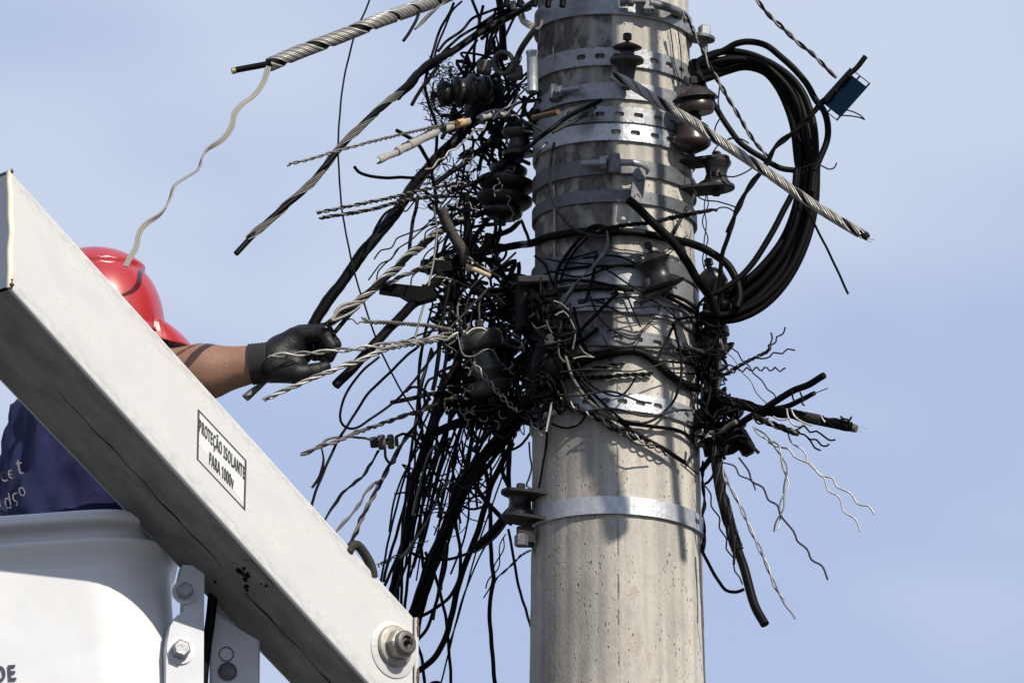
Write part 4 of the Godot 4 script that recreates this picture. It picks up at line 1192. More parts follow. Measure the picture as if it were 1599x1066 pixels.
func build_helmet(t, f: Vector3, l: Vector3, head: Vector3):
	var o = at(151, 524, 8)
	var tilt = Basis(l, -deg_to_rad(-4.0))
	var B = tilt * Basis(f, Vector3.UP, -l)     # x forward, y up, z to the worker's right
	var mb := Mb.new()
	var nu = 72; var nv = 64
	var P = func(a, v):
		# a round the head, v from rim (0) to crown (1)
		var ce = cos(v * PI / 2); var se = sin(v * PI / 2)
		ce = pow(ce, 0.82)
		var x = 0.121 * ce * cos(a); var z = 0.104 * ce * sin(a)
		var y = 0.147 * pow(se, 0.95)
		# raised crown cap with a step round it, lowest at the sides, notched at the front
		var edge = 0.56 + 0.07 * cos(a)
		var up = smoothstep(edge - 0.012, edge + 0.012, v)
		var k = 1.0 + 0.045 * up - 0.015 * smoothstep(edge - 0.1, edge - 0.02, v) * (1.0 - up)
		var rim = smoothstep(0.05, 0.0, v) * 0.006
		return o + B * Vector3(x * k + rim * cos(a), y * (1.0 + 0.035 * up) + 0.003 * up, z * k + rim * sin(a))
	for j in nv + 1:
		for i in nu + 1:
			# rows bunched round the step
			var v = float(j) / nv
			var a = TAU * i / nu
			mb.v.append(P.call(a, v)); mb.t.append(Vector2(float(i) / nu, v))
			var du = P.call(a + 0.01, minf(v, 0.995)) - P.call(a - 0.01, minf(v, 0.995)); var dv = P.call(a, minf(v + 0.005, 0.998)) - P.call(a, maxf(v - 0.005, 0.0))
			var n = dv.cross(du).normalized()
			if n.dot(P.call(a, v) - o) < 0: n = -n
			mb.n.append(n)
	for j in nv:
		for i in nu:
			var k = j * (nu + 1) + i
			mb.i.append_array([k, k + nu + 1, k + 1, k + 1, k + nu + 1, k + nu + 2])
	mb.fix(0)
	var hm = part(mb, "hard_hat", "red_plastic", t)
	# brim: a curved peak at the front
	mb = Mb.new()
	var Q = func(a, s, top):
		var r0 = Vector2(0.12 * cos(a), 0.103 * sin(a))
		var w_ = 0.056 * pow(maxf(cos(a * 1.5), 0.0), 0.6)
		var r = r0 + r0.normalized() * (w_ * s)
		return o + B * Vector3(r.x, 0.027 - 0.022 * s * s - 0.012 * r.y * r.y / 0.006 * s + (0.003 if top else 0.0), r.y)
	for k in 36:
		var a = lerpf(-1.04, 1.04, k / 36.0); var b = lerpf(-1.04, 1.04, (k + 1) / 36.0)
		for j in 6:
			var s0 = j / 6.0; var s1 = (j + 1) / 6.0
			mb.quad(Q.call(a, s0, true), Q.call(a, s1, true), Q.call(b, s1, true), Q.call(b, s0, true))
			mb.quad(Q.call(a, s0, false), Q.call(b, s0, false), Q.call(b, s1, false), Q.call(a, s1, false))
		mb.quad(Q.call(a, 1.0, true), Q.call(a, 1.0, false), Q.call(b, 1.0, false), Q.call(b, 1.0, true))
	part(mb, "brim", "red_plastic", hm)

# ---------------------------------------------------------------- the cut cables
func build_cables():
	rear = true
	upper_left_cables()
	middle_left_cables()
	lower_left_cables()
	hanging_bundles()
	pole_wraps()
	right_coil()
	right_cluster()
	dense_knots()
	rear = false
	overhead_cables()

func upper_left_cables():
	grip("wrapped_cable", "thick cable end in a bright spiral wrap at the top left", "black_dusty", 8.6, ["aluminium", "aluminium_dull", "aluminium"], 15, 18, 1.75, 76, pts([420, 101, 470, 80, 530, 57, 590, 33, 650, 12, 700, -8, 760, -40, 830, -90], 28, 16), 0.0, 1.0)
	c("cable_core", "bare black core with a brass tip poking out of the spiral wrapped cable", "black", 5.0, 29, 28, [366, 110, 395, 104, 428, 97])
	var mb := Mb.new(); tube(mb, pts([361.5, 111, 367, 109.8], 29.1, 29), 5.2 / PX, 12); solo(mb, "cable_tip", mat("brass", Color(0.3, 0.26, 0.08), 0.4, 0.6), "yellowish tip capping the black core at far upper left", "cable tip")
	# the flat strip that dangles over the hard hat
	var p = smooth_path(pts([419, 104, 411, 128, 396, 149, 378, 162, 366, 177, 361, 198, 346, 218, 323, 233, 315, 247, 309, 264, 288, 278, 272, 290, 264, 312, 251, 333, 228, 349, 217, 364, 212, 386, 203, 401, 195, 416], 29, 50), 0.004)
	var t = thing("wire_strip", "thin grey wavy strip dangling in front of the red hard hat", "wire", p[0])
	for k in 3:
		var h = PackedVector3Array()
		var f = frames(p)
		for j in p.size():
			var a = 1.3 * sin(j * 0.055 + 0.7) + 0.6
			h.append(p[j] + (f[0][j] * cos(a) + f[1][j] * sin(a)) * ((k - 1) * 3.0 / PX))
		mb = Mb.new(); tube(mb, h, 1.6 / PX, 6); part(mb, "strand", "strip_grey", t)
	c("cut_cable", "short black cut end below the spiral wrap", "black", 2.6, 30, 28, [656, 13, 648, 34, 640, 50, 630, 63])
	c("flat_wire", "short flat grey cut wire beside the black end below the spiral wrap", "aluminium_dull", 3.2, 28, 27, [694, 3, 680, 15, 668, 25, 649, 45], "", 0.4)
	# the long cable running down to the left, in a grey wrap over its lower half
	var lo = pts([832, 4, 800, 24, 770, 40, 742, 56, 705, 82, 668, 99, 640, 128, 620, 146, 600, 165, 576, 184, 543, 218, 508, 258, 475, 297, 440, 326, 404, 358, 368, 396], 18, 44)
	grip("long_cut_cable", "long dark cable slanting to a cut end right of the hard hat", "black", 5.2, ["aluminium_dull", "brown_grey"], 6, 13, 1.1, 120, lo, 0.5, 0.97, 0.15)
	c("torn_sheath", "shaggy black torn sheath on the upper part of the long slanting cable", "black_matt", 8.0, 20, 25, [704, 80, 686, 92, 668, 104, 652, 117, 638, 133, 622, 150], "", 0.75)
	var verticals = [[708, 4, 701, 22, 688, 44, 680, 68, 672, 92, 668, 110], [722, 2, 706, 17, 696, 40, 686, 63, 678, 90], [754, 8, 748, 38, 741, 74, 739, 108], [775, 14, 763, 46, 757, 92], [792, 18, 772, 58, 757, 96], [768, 26, 774, 54, 781, 80], [806, 22, 790, 54, 782, 76], [745, 62, 730, 84, 723, 106], [800, 4, 790, 22, 770, 50, 762, 80], [735, -5, 745, 20, 752, 44]]
	for v in verticals: c("upright_wire", "black wire among the uprights crossing behind the long cable, top left", "black", rng.randf_range(1.5, 2.8), rng.randf_range(5, 16), rng.randf_range(5, 18), v, "black uprights at the top left of the pole")
	var nth = 0
	for v in [[818, 4, 780, 12, 752, 22, 735, 31, 722, 47, 700, 62, 684, 80], [812, 8, 774, 22, 748, 40, 730, 50, 712, 62, 690, 84], [806, 14, 770, 30, 742, 52, 716, 70, 698, 86], [828, 12, 802, 24, 776, 40, 752, 60]]:
		nth += 1
		c("sagging_cable", "black cable in the sheaf sloping down left from the pole's top, %s of four" % ["", "uppermost", "second", "third", "lowest"][nth], "black", rng.randf_range(2.2, 3.4), 14, 20, v, "sheaf of black cables at the top left")
	c("thick_upright", "thick black upright cable at the top, left of the pinkish tube", "black", 6.0, 12, 15, [779, -20, 781, 12, 784, 48, 788, 92])
	c("drop_wire", "black wire falling from the shaggy sheath past the twisted pair", "black", 2.6, 22, 17, [667, 110, 664, 136, 669, 160, 676, 180, 681, 200, 682, 227, 676, 262, 674, 276, 680, 302, 682, 330])
	c("thin_wire", "thin black wire curving beside the fuzzy patch, upper left", "black", 1.4, 20, 18, [677, 128, 675, 150, 680, 170, 692, 186])
	c("cut_cable", "short black stub pointing down left from the shaggy sheath", "black", 3.0, 24, 26, [684, 103, 668, 126, 655, 143, 643, 163])
	# peeled pale sleeve in three rolls
	t = thing("peeled_sleeve", "pale grey peeled spiral sleeve with an orange ring, left of the pole", "sleeve", at(713, 193, 24))
	var ax = pts([588, 251, 612, 240, 630, 231, 657, 217, 684, 204, 713, 194, 726, 190, 757, 182, 792, 178], 30, 18)
	var seg = [[0, 2, 1.1], [2, 3, 0.2], [3, 5, 0.2]]
	for s in [[0.01, 0.17, 240.0, 6.0], [0.18, 0.31, 300.0, 7.0], [0.32, 0.6, 330.0, 7.3], [0.66, 0.83, 300.0, 7.0]]:
		mb = Mb.new()
		var sp = smooth_path(ax, 0.003)
		var f = frames(sp)
		var i0 = int(s[0] * sp.size()); var i1 = int(s[1] * sp.size())
		for side in [1.0, -1.0]:
			var k0 = mb.v.size(); var first = mb.i.size()
			for k in range(i0, i1 + 1):
				var u = float(k - i0) / (i1 - i0)
				for jj in 15:
					var a = deg_to_rad(-110.0 + s[2] * jj / 14.0) + 1.3 * u
					var dd = f[0][k] * cos(a) + f[1][k] * sin(a)
					mb.v.append(sp[k] + dd * ((s[3] + 0.5 * sin(u * 9.0) - (0.0 if side > 0 else 1.4)) / PX)); mb.n.append(dd * side); mb.t.append(Vector2())
			for k in i1 - i0:
				for jj in 14:
					var q = k0 + k * 15 + jj
					mb.i.append_array([q, q + 15, q + 1, q + 1, q + 15, q + 16])
			mb.fix(first)
		part(mb, "sleeve_roll", "sleeve_grey", t)
	mb = Mb.new(); tube(mb, pts([714, 193.5, 724, 190.5], 24.4, 23.4), 6.6 / PX, 14); part(mb, "orange_ring", mat("faded_orange", Color(0.4, 0.24, 0.12), 0.6), t)
	mb = Mb.new(); tube(mb, wobble(smooth_path(pts([752, 184, 775, 180, 795, 177], 22, 18)), 0.001), 5.0 / PX, 10); part(mb, "sleeve_end", "sleeve_grey", t)
	for v in [[790, 179, 800, 168, 808, 152, 822, 137], [770, 186, 782, 172, 800, 164, 812, 158], [760, 190, 754, 204, 740, 203, 733, 216], [790, 175, 772, 172, 752, 178, 745, 184], [798, 181, 806, 180, 812, 186]]:
		c("frayed_wire", "bright frayed wire end curling from the peeled sleeve", "aluminium", 1.5, 21, 21, v, "frayed bright wires at the end of the peeled sleeve")
	tw("twisted_pair", "brownish twisted pair reaching left across the long slanting cable", ["brown_grey", "aluminium_dull"], 1.4, 1.6, 34, pts([445, 258, 485, 248, 532, 234, 573, 223, 610, 214, 644, 206, 680, 198, 720, 190], 46, 22), "", 0.5)
	c("cut_cable", "black cut end bent like a hook, left of the thick black cable", "black", 2.6, 20, 14, [553, 260, 560, 269, 577, 275, 600, 277, 640, 277, 676, 276])
	c("cut_cable", "black cut end crossing under the peeled sleeve", "black", 3.1, 24, 18, [619, 204, 643, 217, 656, 230, 665, 245, 670, 256])
	tw("twisted_pair", "upper of two parallel dark twisted ends, left of the thick black cable", ["black_dusty", "aluminium_dull"], 1.7, 1.7, 30, pts([492, 333, 530, 325, 570, 317, 610, 309, 650, 299, 690, 291, 730, 284], 34, 16), "", 0.6)
	tw("twisted_pair", "lower of two parallel dark twisted ends, left of the thick black cable", ["black_dusty", "aluminium_dull", "black_dusty"], 1.6, 1.8, 28, pts([494, 341, 540, 334, 580, 327, 620, 316, 660, 309, 700, 305], 34, 18), "", 0.8)
	c("thin_wire", "long thin dark wire hanging in a bow from the top edge, left of the tangle", "black_dusty", 1.5, 20, 16, [580, -10, 568, 22, 553, 56, 538, 118, 530, 180, 528, 240, 532, 310, 541, 370, 552, 420, 570, 480, 588, 530, 600, 560, 630, 616, 653, 650, 675, 680, 698, 706])

func middle_left_cables():
	c("thick_black_cable", "thick black cable running from the knot down into the gloved hand", "black", 9.4, 14, 17, [752, 160, 738, 182, 722, 205, 700, 230, 678, 252, 655, 278, 637, 303, 612, 340, 590, 366, 566, 396, 534, 440, 505, 480, 488, 508, 478, 528], "", 0.9)
	var nth = 0
	for v in [[622, 322, 606, 330, 590, 350, 580, 372, 572, 390], [600, 346, 586, 368, 576, 388, 566, 402], [700, 222, 676, 262, 650, 296, 628, 326]]:
		nth += 1
		c("sheath_strip", "torn strip of sheath on the thick black cable, %s" % ["", "halfway to the hand", "the one nearest the hand", "highest up"][nth], "black_dusty", 2.6, 19, 18.5, v, "torn strips along the thick black cable", 0.5)
	c("flat_strand", "fan of flat cut strands under the gloved hand", "aluminium_dull", 6.5, 17, 20, [420, 592, 408, 602, 396, 610, 382, 621], "", 0.35, -0.3)
	grip("silver_cable", "dark cable with bare silver strands ending by the gloved hand", "black", 5.0, ["aluminium_dull", "aluminium", "black_dusty"], 6, 11, 1.5, 90, pts([760, 330, 720, 345, 690, 358, 668, 376, 643, 395, 616, 421, 594, 441, 571, 460, 549, 481, 528, 494, 509, 508], 13, 22), 0.05, 1.0)
	for v in [[560, 474, 548, 478, 530, 485, 519, 497, 508, 511], [562, 478, 548, 488, 530, 497, 516, 503, 509, 512], [566, 470, 550, 472, 533, 478, 522, 490]]:
		c("bare_strand", "bare flattened silver strand at the end of the silver cable", "aluminium_warm", 2.8, 22, 22, v, "bare strands beside the gloved hand", 0.45)
	c("cut_cable", "black cable end below the silver strands, right of the glove", "black", 3.6, 17, 20, [560, 478, 545, 493, 532, 507, 519, 522])
	grip("side_branch", "short dark branch with pale strands above the wedge connector", "black_dusty", 2.6, ["aluminium_dull", "aluminium"], 4, 8, 1.1, 60, pts([700, 400, 672, 414, 650, 422, 622, 434, 601, 446], 13, 15))
	c("slanting_cable", "black cable slanting down left below the glove to a square cut end", "black", 7.6, 12, 20, [742, 370, 720, 398, 697, 421, 669, 451, 641, 479, 613, 507, 581, 541, 552, 573, 524, 602])
	for v in [[584, 404, 594, 391, 611, 387, 620, 372, 639, 364, 661, 355, 678, 338, 690, 318], [575, 437, 588, 419, 596, 411, 611, 404, 620, 389, 639, 377, 659, 359, 676, 348], [588, 436, 590, 424, 600, 413, 612, 402, 622, 388], [661, 421, 661, 404, 669, 392, 681, 383, 690, 370], [663, 375, 665, 362, 680, 353, 694, 344], [641, 449, 643, 434, 652, 424, 668, 420], [620, 310, 632, 330, 650, 312, 670, 306]]:
		c("wavy_wire", "thin wavy black wire end left of the frayed sleeve", "black_dusty", 1.25, 18, 16, v, "thin wavy wire ends left of the frayed sleeve")
	c("pale_wire", "thin pale upright wire hanging straight down from the frayed sleeve", "aluminium_dull", 1.8, 19, 19, [676, 318, 680, 338, 682, 358, 679, 389, 673, 430, 665, 460, 656, 496, 648, 528])
	c("thin_cable", "black cable falling left of the frayed sleeve to the wedge connector", "black", 3.0, 12, 14, [652, 306, 648, 330, 644, 352, 640, 380, 638, 396])
	tw("twisted_pair", "silver twisted pair lying over the gloved hand", ["aluminium", "aluminium_dull"], 2.0, 2.9, 66, pts([419, 557, 440, 554, 457, 554, 473, 552, 488, 551, 506, 549, 523, 547, 544, 546, 561, 544, 602, 538, 644, 534, 672, 529, 705, 520], 26, 18), "", 0.3)
	tw("twisted_pair", "silver twisted pair passing below the gloved thumb to a frayed end", ["aluminium", "aluminium_dull", "aluminium"], 2.0, 2.6, 64, pts([410, 625, 445, 609, 473, 597, 500, 585, 520, 578, 539, 570, 561, 563, 600, 546, 638, 538, 682, 531, 716, 522], 27, 18), "", 0.8)
	tw("twisted_pair", "fuzzy dull twisted pair above the silver ones, right of the glove", ["aluminium_dull", "brown_grey", "aluminium_dull"], 1.6, 2.1, 26, pts([564, 496, 577, 503, 594, 503, 622, 505, 650, 507, 678, 510, 716, 518], 20, 18), "", 0.6)
	c("curled_wire", "small curled wire end left of the fuzzy twisted pair", "brown_grey", 1.2, 20, 20, [540, 500, 550, 498, 558, 506, 562, 502, 572, 504])
	c("dark_wire", "straight dark wire crossing under the fuzzy twisted pair", "black_dusty", 1.6, 16, 16, [628, 536, 656, 522, 690, 514, 724, 505])

func lower_left_cables():
	c("looping_wire", "black wire making a wide open loop left of the screw connector", "black", 2.1, 14, 14, [592, 557, 570, 575, 548, 601, 535, 626, 531, 650, 536, 664, 549, 669, 570, 660, 613, 629, 640, 602, 674, 558, 700, 520])
	c("long_wire", "black wire running from the knot past the loop to the boom's top edge", "black", 2.3, 10, 14, [690, 500, 655, 538, 630, 560, 609, 581, 578, 611, 555, 644, 532, 680, 522, 700, 508, 729, 495, 762, 486, 790])
	tw("twisted_pair", "long brownish twisted pair that carries the screw connector", ["brown_grey", "aluminium_dull"], 2.2, 1.8, 48, pts([462, 711, 480, 706, 502, 696, 529, 688, 555, 676, 581, 667, 606, 658, 634, 648, 656, 642, 684, 629, 713, 618, 734, 607], 14, 16), "", 0.8)
	c("bent_wire", "grey wire arching from the twisted pair to the screw connector", "brown_grey", 2.1, 13, 12, [500, 698, 508, 688, 520, 683, 540, 682, 562, 683, 584, 687])
	c("dropping_wire", "flat dark wire end hanging from the twisted pair at left", "black_dusty", 2.7, 13, 13, [502, 700, 505, 718, 499, 742, 487, 762], "", 0.5)
	c("curling_wire", "flat black wire curling down from the screw connector to the boom", "black", 2.9, 12, 12, [590, 704, 580, 722, 569, 740, 555, 753, 534, 770, 523, 787, 508, 810, 500, 826], "", 0.6)
	c("hook_wire", "small wire hook under the screw connector", "brown_grey", 2.3, 13, 12, [600, 700, 602, 714, 609, 723, 616, 721, 617, 712])
	c("looped_wire", "black wire leaving the screw connector to the right in an arc", "black", 2.3, 12, 10, [618, 682, 628, 677, 640, 680, 652, 690, 664, 706, 672, 724])
	tw("flat_pair", "worn grey brown flat pair falling steeply past the screw connector", ["brown_grey", "black_dusty"], 2.6, 1.6, 90, pts([668, 622, 653, 656, 637, 680, 622, 701, 611, 722, 600, 742, 584, 772, 570, 798, 559, 822, 547, 852], 11, 11))
	c("forked_wire", "grey brown wire forking off the flat pair towards the boom", "brown_grey", 3.0, 11, 12, [594, 750, 581, 758, 570, 770, 562, 786, 546, 806, 526, 828, 516, 838], "", 0.6)
	c("crossing_cable", "stiff dark cable poking left from the lower knot", "black_dusty", 3.6, 12, 14, [612, 629, 640, 622, 670, 616, 713, 610, 760, 600])
	c("arched_wire", "short black wire arch above the stiff dark cable", "black", 2.2, 12, 12, [634, 612, 642, 605, 654, 605, 664, 611, 672, 624])
	c("grey_wire", "dull grey upright wire above the long twisted pair", "dark_grey", 2.1, 13, 13, [676, 548, 664, 576, 657, 596, 653, 618, 653, 644, 656, 668])
	c("ragged_stub", "thick ragged black cable stub pointing left out of the lower knot", "black_matt", 9.5, 13, 15, [760, 636, 735, 654, 706, 664, 677, 676], "", 0.85, 0.25)
	c("pale_strip", "pale grey strip running down through the hanging bundle", "aluminium_dull", 2.6, 13, 11, [690, 694, 676, 700, 664, 722, 656, 756, 650, 780, 644, 806], "", 0.5)
	c("pale_strip", "second pale strip deeper in the hanging bundle, nearer the pole", "aluminium_dull", 2.6, 13, 11, [700, 752, 684, 778, 670, 806, 655, 832, 640, 856, 624, 872], "", 0.5)

func hanging_bundles():
	# the two heavy bundles that hang to the boom's end
	for e in [["heavy_bundle", "heaviest black bundle of cables hanging from the lower knot to the boom's tip", 10, 12.0, [836, 612, 806, 656, 776, 692, 751, 722, 722, 757, 706, 799, 692, 834, 678, 866, 666, 907, 657, 936, 648, 966, 640, 1000], 3.6, 9.0], ["black_bundle", "second black bundle, hanging left of the heaviest one", 6, 8.0, [700, 616, 676, 668, 658, 720, 645, 748, 640, 804, 632, 851, 622, 879, 613, 918, 600, 960], 3.0, 5.0]]:
		var p = smooth_path(pts(e[4], e[3], e[3] - 4.0), 0.006)
		var t = thing(e[0], e[1], "cable bundle", p[p.size() - 1])
		var f = frames(p)
		for k in e[2]:
			var q := PackedVector3Array()
			var a = TAU * k / e[2]; var rr = e[6] / PX * (0.5 + 0.6 * rng.randf())
			var tw_ = rng.randf_range(1.0, 2.6); var ph = rng.randf() * 6.0
			for j in p.size():
				var s = float(j) / p.size()
				var b = a + tw_ * s + 0.4 * sin(7.0 * s + ph)
				q.append(p[j] + (f[0][j] * cos(b) + f[1][j] * sin(b)) * rr * (1.0 + 0.35 * sin(9.0 * s + ph)))
			var mb := Mb.new()
			tube(mb, wobble(q, 0.0007), rng.randf_range(e[5] * 0.75, e[5] * 1.25) / PX, 8)
			part(mb, "cable", ["black", "black", "black_dusty", "black_matt"][k % 4], t)
	# wires of the bundle that cannot be told apart
	for k in 26:
		var s = rng.randf()
		var x0 = lerpf(672, 806, s) + rng.randf_range(-14, 14); var y0 = rng.randf_range(470, 650)
		var x1 = lerpf(612, 684, s) + rng.randf_range(-14, 22); var y1 = rng.randf_range(880, 1010)
		if k % 4 == 0: x1 = lerpf(600, 760, rng.randf()); y1 = rng.randf_range(780, 930)
		if k % 6 == 1: x1 = x0 - rng.randf_range(60, 150)
		var xy = []
		var a = rng.randfn(0, 15); var b = rng.randfn(0, 8); var ph = rng.randf() * 6.0; var w_ = rng.randf_range(3.0, 9.0)
		for j in 13:
			var q = j / 12.0
			var bow = 4.0 * q * (1 - q)
			xy.append_array([lerpf(x0, x1, pow(q, 0.85)) + a * bow + b * sin(ph + w_ * q), lerpf(y0, y1, q)])
		c("hanging_wire", "black wire lost among many alike in the bundle hanging left of the pole", "black" if k % 5 else "black_dusty", rng.randf_range(1.3, 2.9), rng.randf_range(0, 18), rng.randf_range(-2, 9), xy, "black wires hanging in the bundle left of the pole")
	for k in 16:
		var x0 = rng.randf_range(650, 760); var y0 = rng.randf_range(600, 800)
		var r = rng.randf_range(14, 40)
		var xy = []
		var a0 = rng.randf() * TAU; var da = rng.randf_range(2.2, 4.6) * (1 if k % 2 else -1)
		for j in 7: xy.append_array([x0 + 0.55 * r * cos(a0 + da * j / 6.0), y0 + r * sin(a0 + da * j / 6.0)])
		c("curled_wire", "small black wire curl in the bundle hanging left of the pole", "black", rng.randf_range(1.2, 2.2), rng.randf_range(4, 18), rng.randf_range(4, 18), xy, "small curls in the hanging bundle")
	c("stout_cable", "stout black cable that sweeps down and round left to the boom's tip", "black", 4.9, 8, 5, [800, 690, 786, 720, 767, 756, 759, 786, 748, 825, 734, 859, 727, 880, 716, 914, 704, 964, 699, 985, 689, 1011, 674, 1031, 648, 1049, 630, 1054])
	c("curved_cable", "black cable bowing right before it joins the stout one", "black", 3.6, 7, 8, [742, 700, 755, 724, 763, 757, 764, 776, 757, 792])
	c("crossed_cable", "black cable crossing from the bundle to the rack spool", "black", 4.0, 9, 8, [728, 724, 738, 748, 748, 767, 763, 786, 782, 808, 800, 818])
	c("arc_wire", "black wire hanging in a shallow arc between bundle and stout cable", "black", 2.1, 9, 8, [712, 778, 722, 789, 735, 795, 748, 793, 758, 788])
	c("arc_wire", "short black wire arc above the shallow one", "black", 2.2, 9, 8, [724, 764, 734, 762, 744, 764, 752, 772])
	c("twin_cable", "left of the two black cables dropping onto the rack spool", "black", 3.4, 9, 7, [792, 640, 787, 680, 785, 715, 784, 735, 793, 756, 797, 764])
	c("twin_cable", "right of the two black cables dropping onto the rack spool", "black", 4.0, 8, 7, [812, 600, 800, 640, 796, 690, 794, 726, 795, 766])
	c("slung_wire", "black wire slung under the twin cables towards the pole", "black", 2.2, 8, 6, [772, 694, 784, 704, 800, 702, 816, 692, 828, 676])
	c("cut_stub", "thick black cut stub under the rack spool", "black", 7.0, 9, 12, [800, 796, 790, 806, 766, 834, 741, 857])
	c("grey_stub", "thin dull wire lying beside the thick cut stub", "dark_grey", 1.8, 13, 13, [795, 812, 776, 836, 757, 852, 742, 862])
	c("level_wire", "black wire running level from the cut stub into the bundle", "black", 2.5, 9, 6, [741, 861, 719, 868, 691, 874, 662, 871, 640, 862])
	c("plumb_cable", "black cable hanging plumb from the rack spool past the lower edge", "black", 3.4, 8, 6, [765, 786, 766, 833, 768, 880, 770, 908, 765, 946, 766, 993, 769, 1021, 773, 1066, 775, 1100])
	c("plumb_wire", "black wire falling from the rack spool to the pole's left edge", "black", 2.3, 9, 3, [794, 826, 800, 860, 804, 885, 811, 918, 822, 956, 832, 985])
	tw("untwisted_pair", "untwisted thin pair zigzagging down left of the plumb cable", ["black", "black_dusty"], 1.1, 3.6, 62, pts([790, 826, 785, 845, 781, 866, 775, 885, 768, 900, 762, 916, 757, 934, 752, 945, 749, 966], 8, 8), "", 1.0)
	tw("thin_branch", "thin twisted branch from the pole's left edge to the plumb cable", ["black", "black"], 1.1, 1.0, 40, pts([828, 859, 815, 866, 802, 879, 785, 894, 776, 902, 770, 916], 4, 7))
	c("fine_wire", "fine black wire in a long bow right of the stout cable", "black", 1.4, 9, 5, [758, 852, 744, 880, 733, 906, 721, 938, 703, 1008, 689, 1066, 684, 1090])
	c("bowed_wire", "black wire bowing under the heavy bundle to its tip", "black", 2.8, 7, 5, [710, 802, 713, 822, 717, 850, 719, 880, 716, 905, 703, 931, 680, 949, 656, 963])
	c("lower_wire", "black wire crossing the stout cable near the lower edge", "black", 2.6, 6, 5, [664, 862, 680, 899, 691, 942, 699, 987, 704, 1066, 706, 1100])
	c("back_wire", "black wire curving back behind the boom's bolt", "black", 2.8, 5, 5, [698, 852, 695, 885, 687, 920, 676, 955, 665, 983, 652, 1000, 640, 1012])
	c("tail_wire", "black wire tail emerging from behind the boom's tip", "black", 2.7, 5, 5, [644, 990, 651, 1006, 659, 1030, 663, 1066, 664, 1100])
	c("bottom_arc", "black wire arc at the very bottom edge, right of the boom", "black", 2.5, 4, 4, [666, 1074, 674, 1066, 684, 1065, 692, 1074])
	tw("stray_pair", "stray thin pale pair looping out near the boom's hook", ["aluminium_dull", "dark_grey"], 1.0, 2.6, 38, pts([588, 884, 600, 878, 616, 870, 632, 864, 650, 850, 668, 842], 9, 9), "", 1.0)
	c("pale_curl", "short pale wire end below the rack spool's nut", "aluminium", 1.6, 9, 9, [836, 846, 833, 854, 834, 864])
	c("pale_edge_wire", "pale wavy wire hanging down the pole's left edge to the rack spool", "aluminium_dull", 1.5, 6, 8, [826, 690, 828, 712, 830, 730, 826, 746, 822, 758, 832, 764, 846, 772])

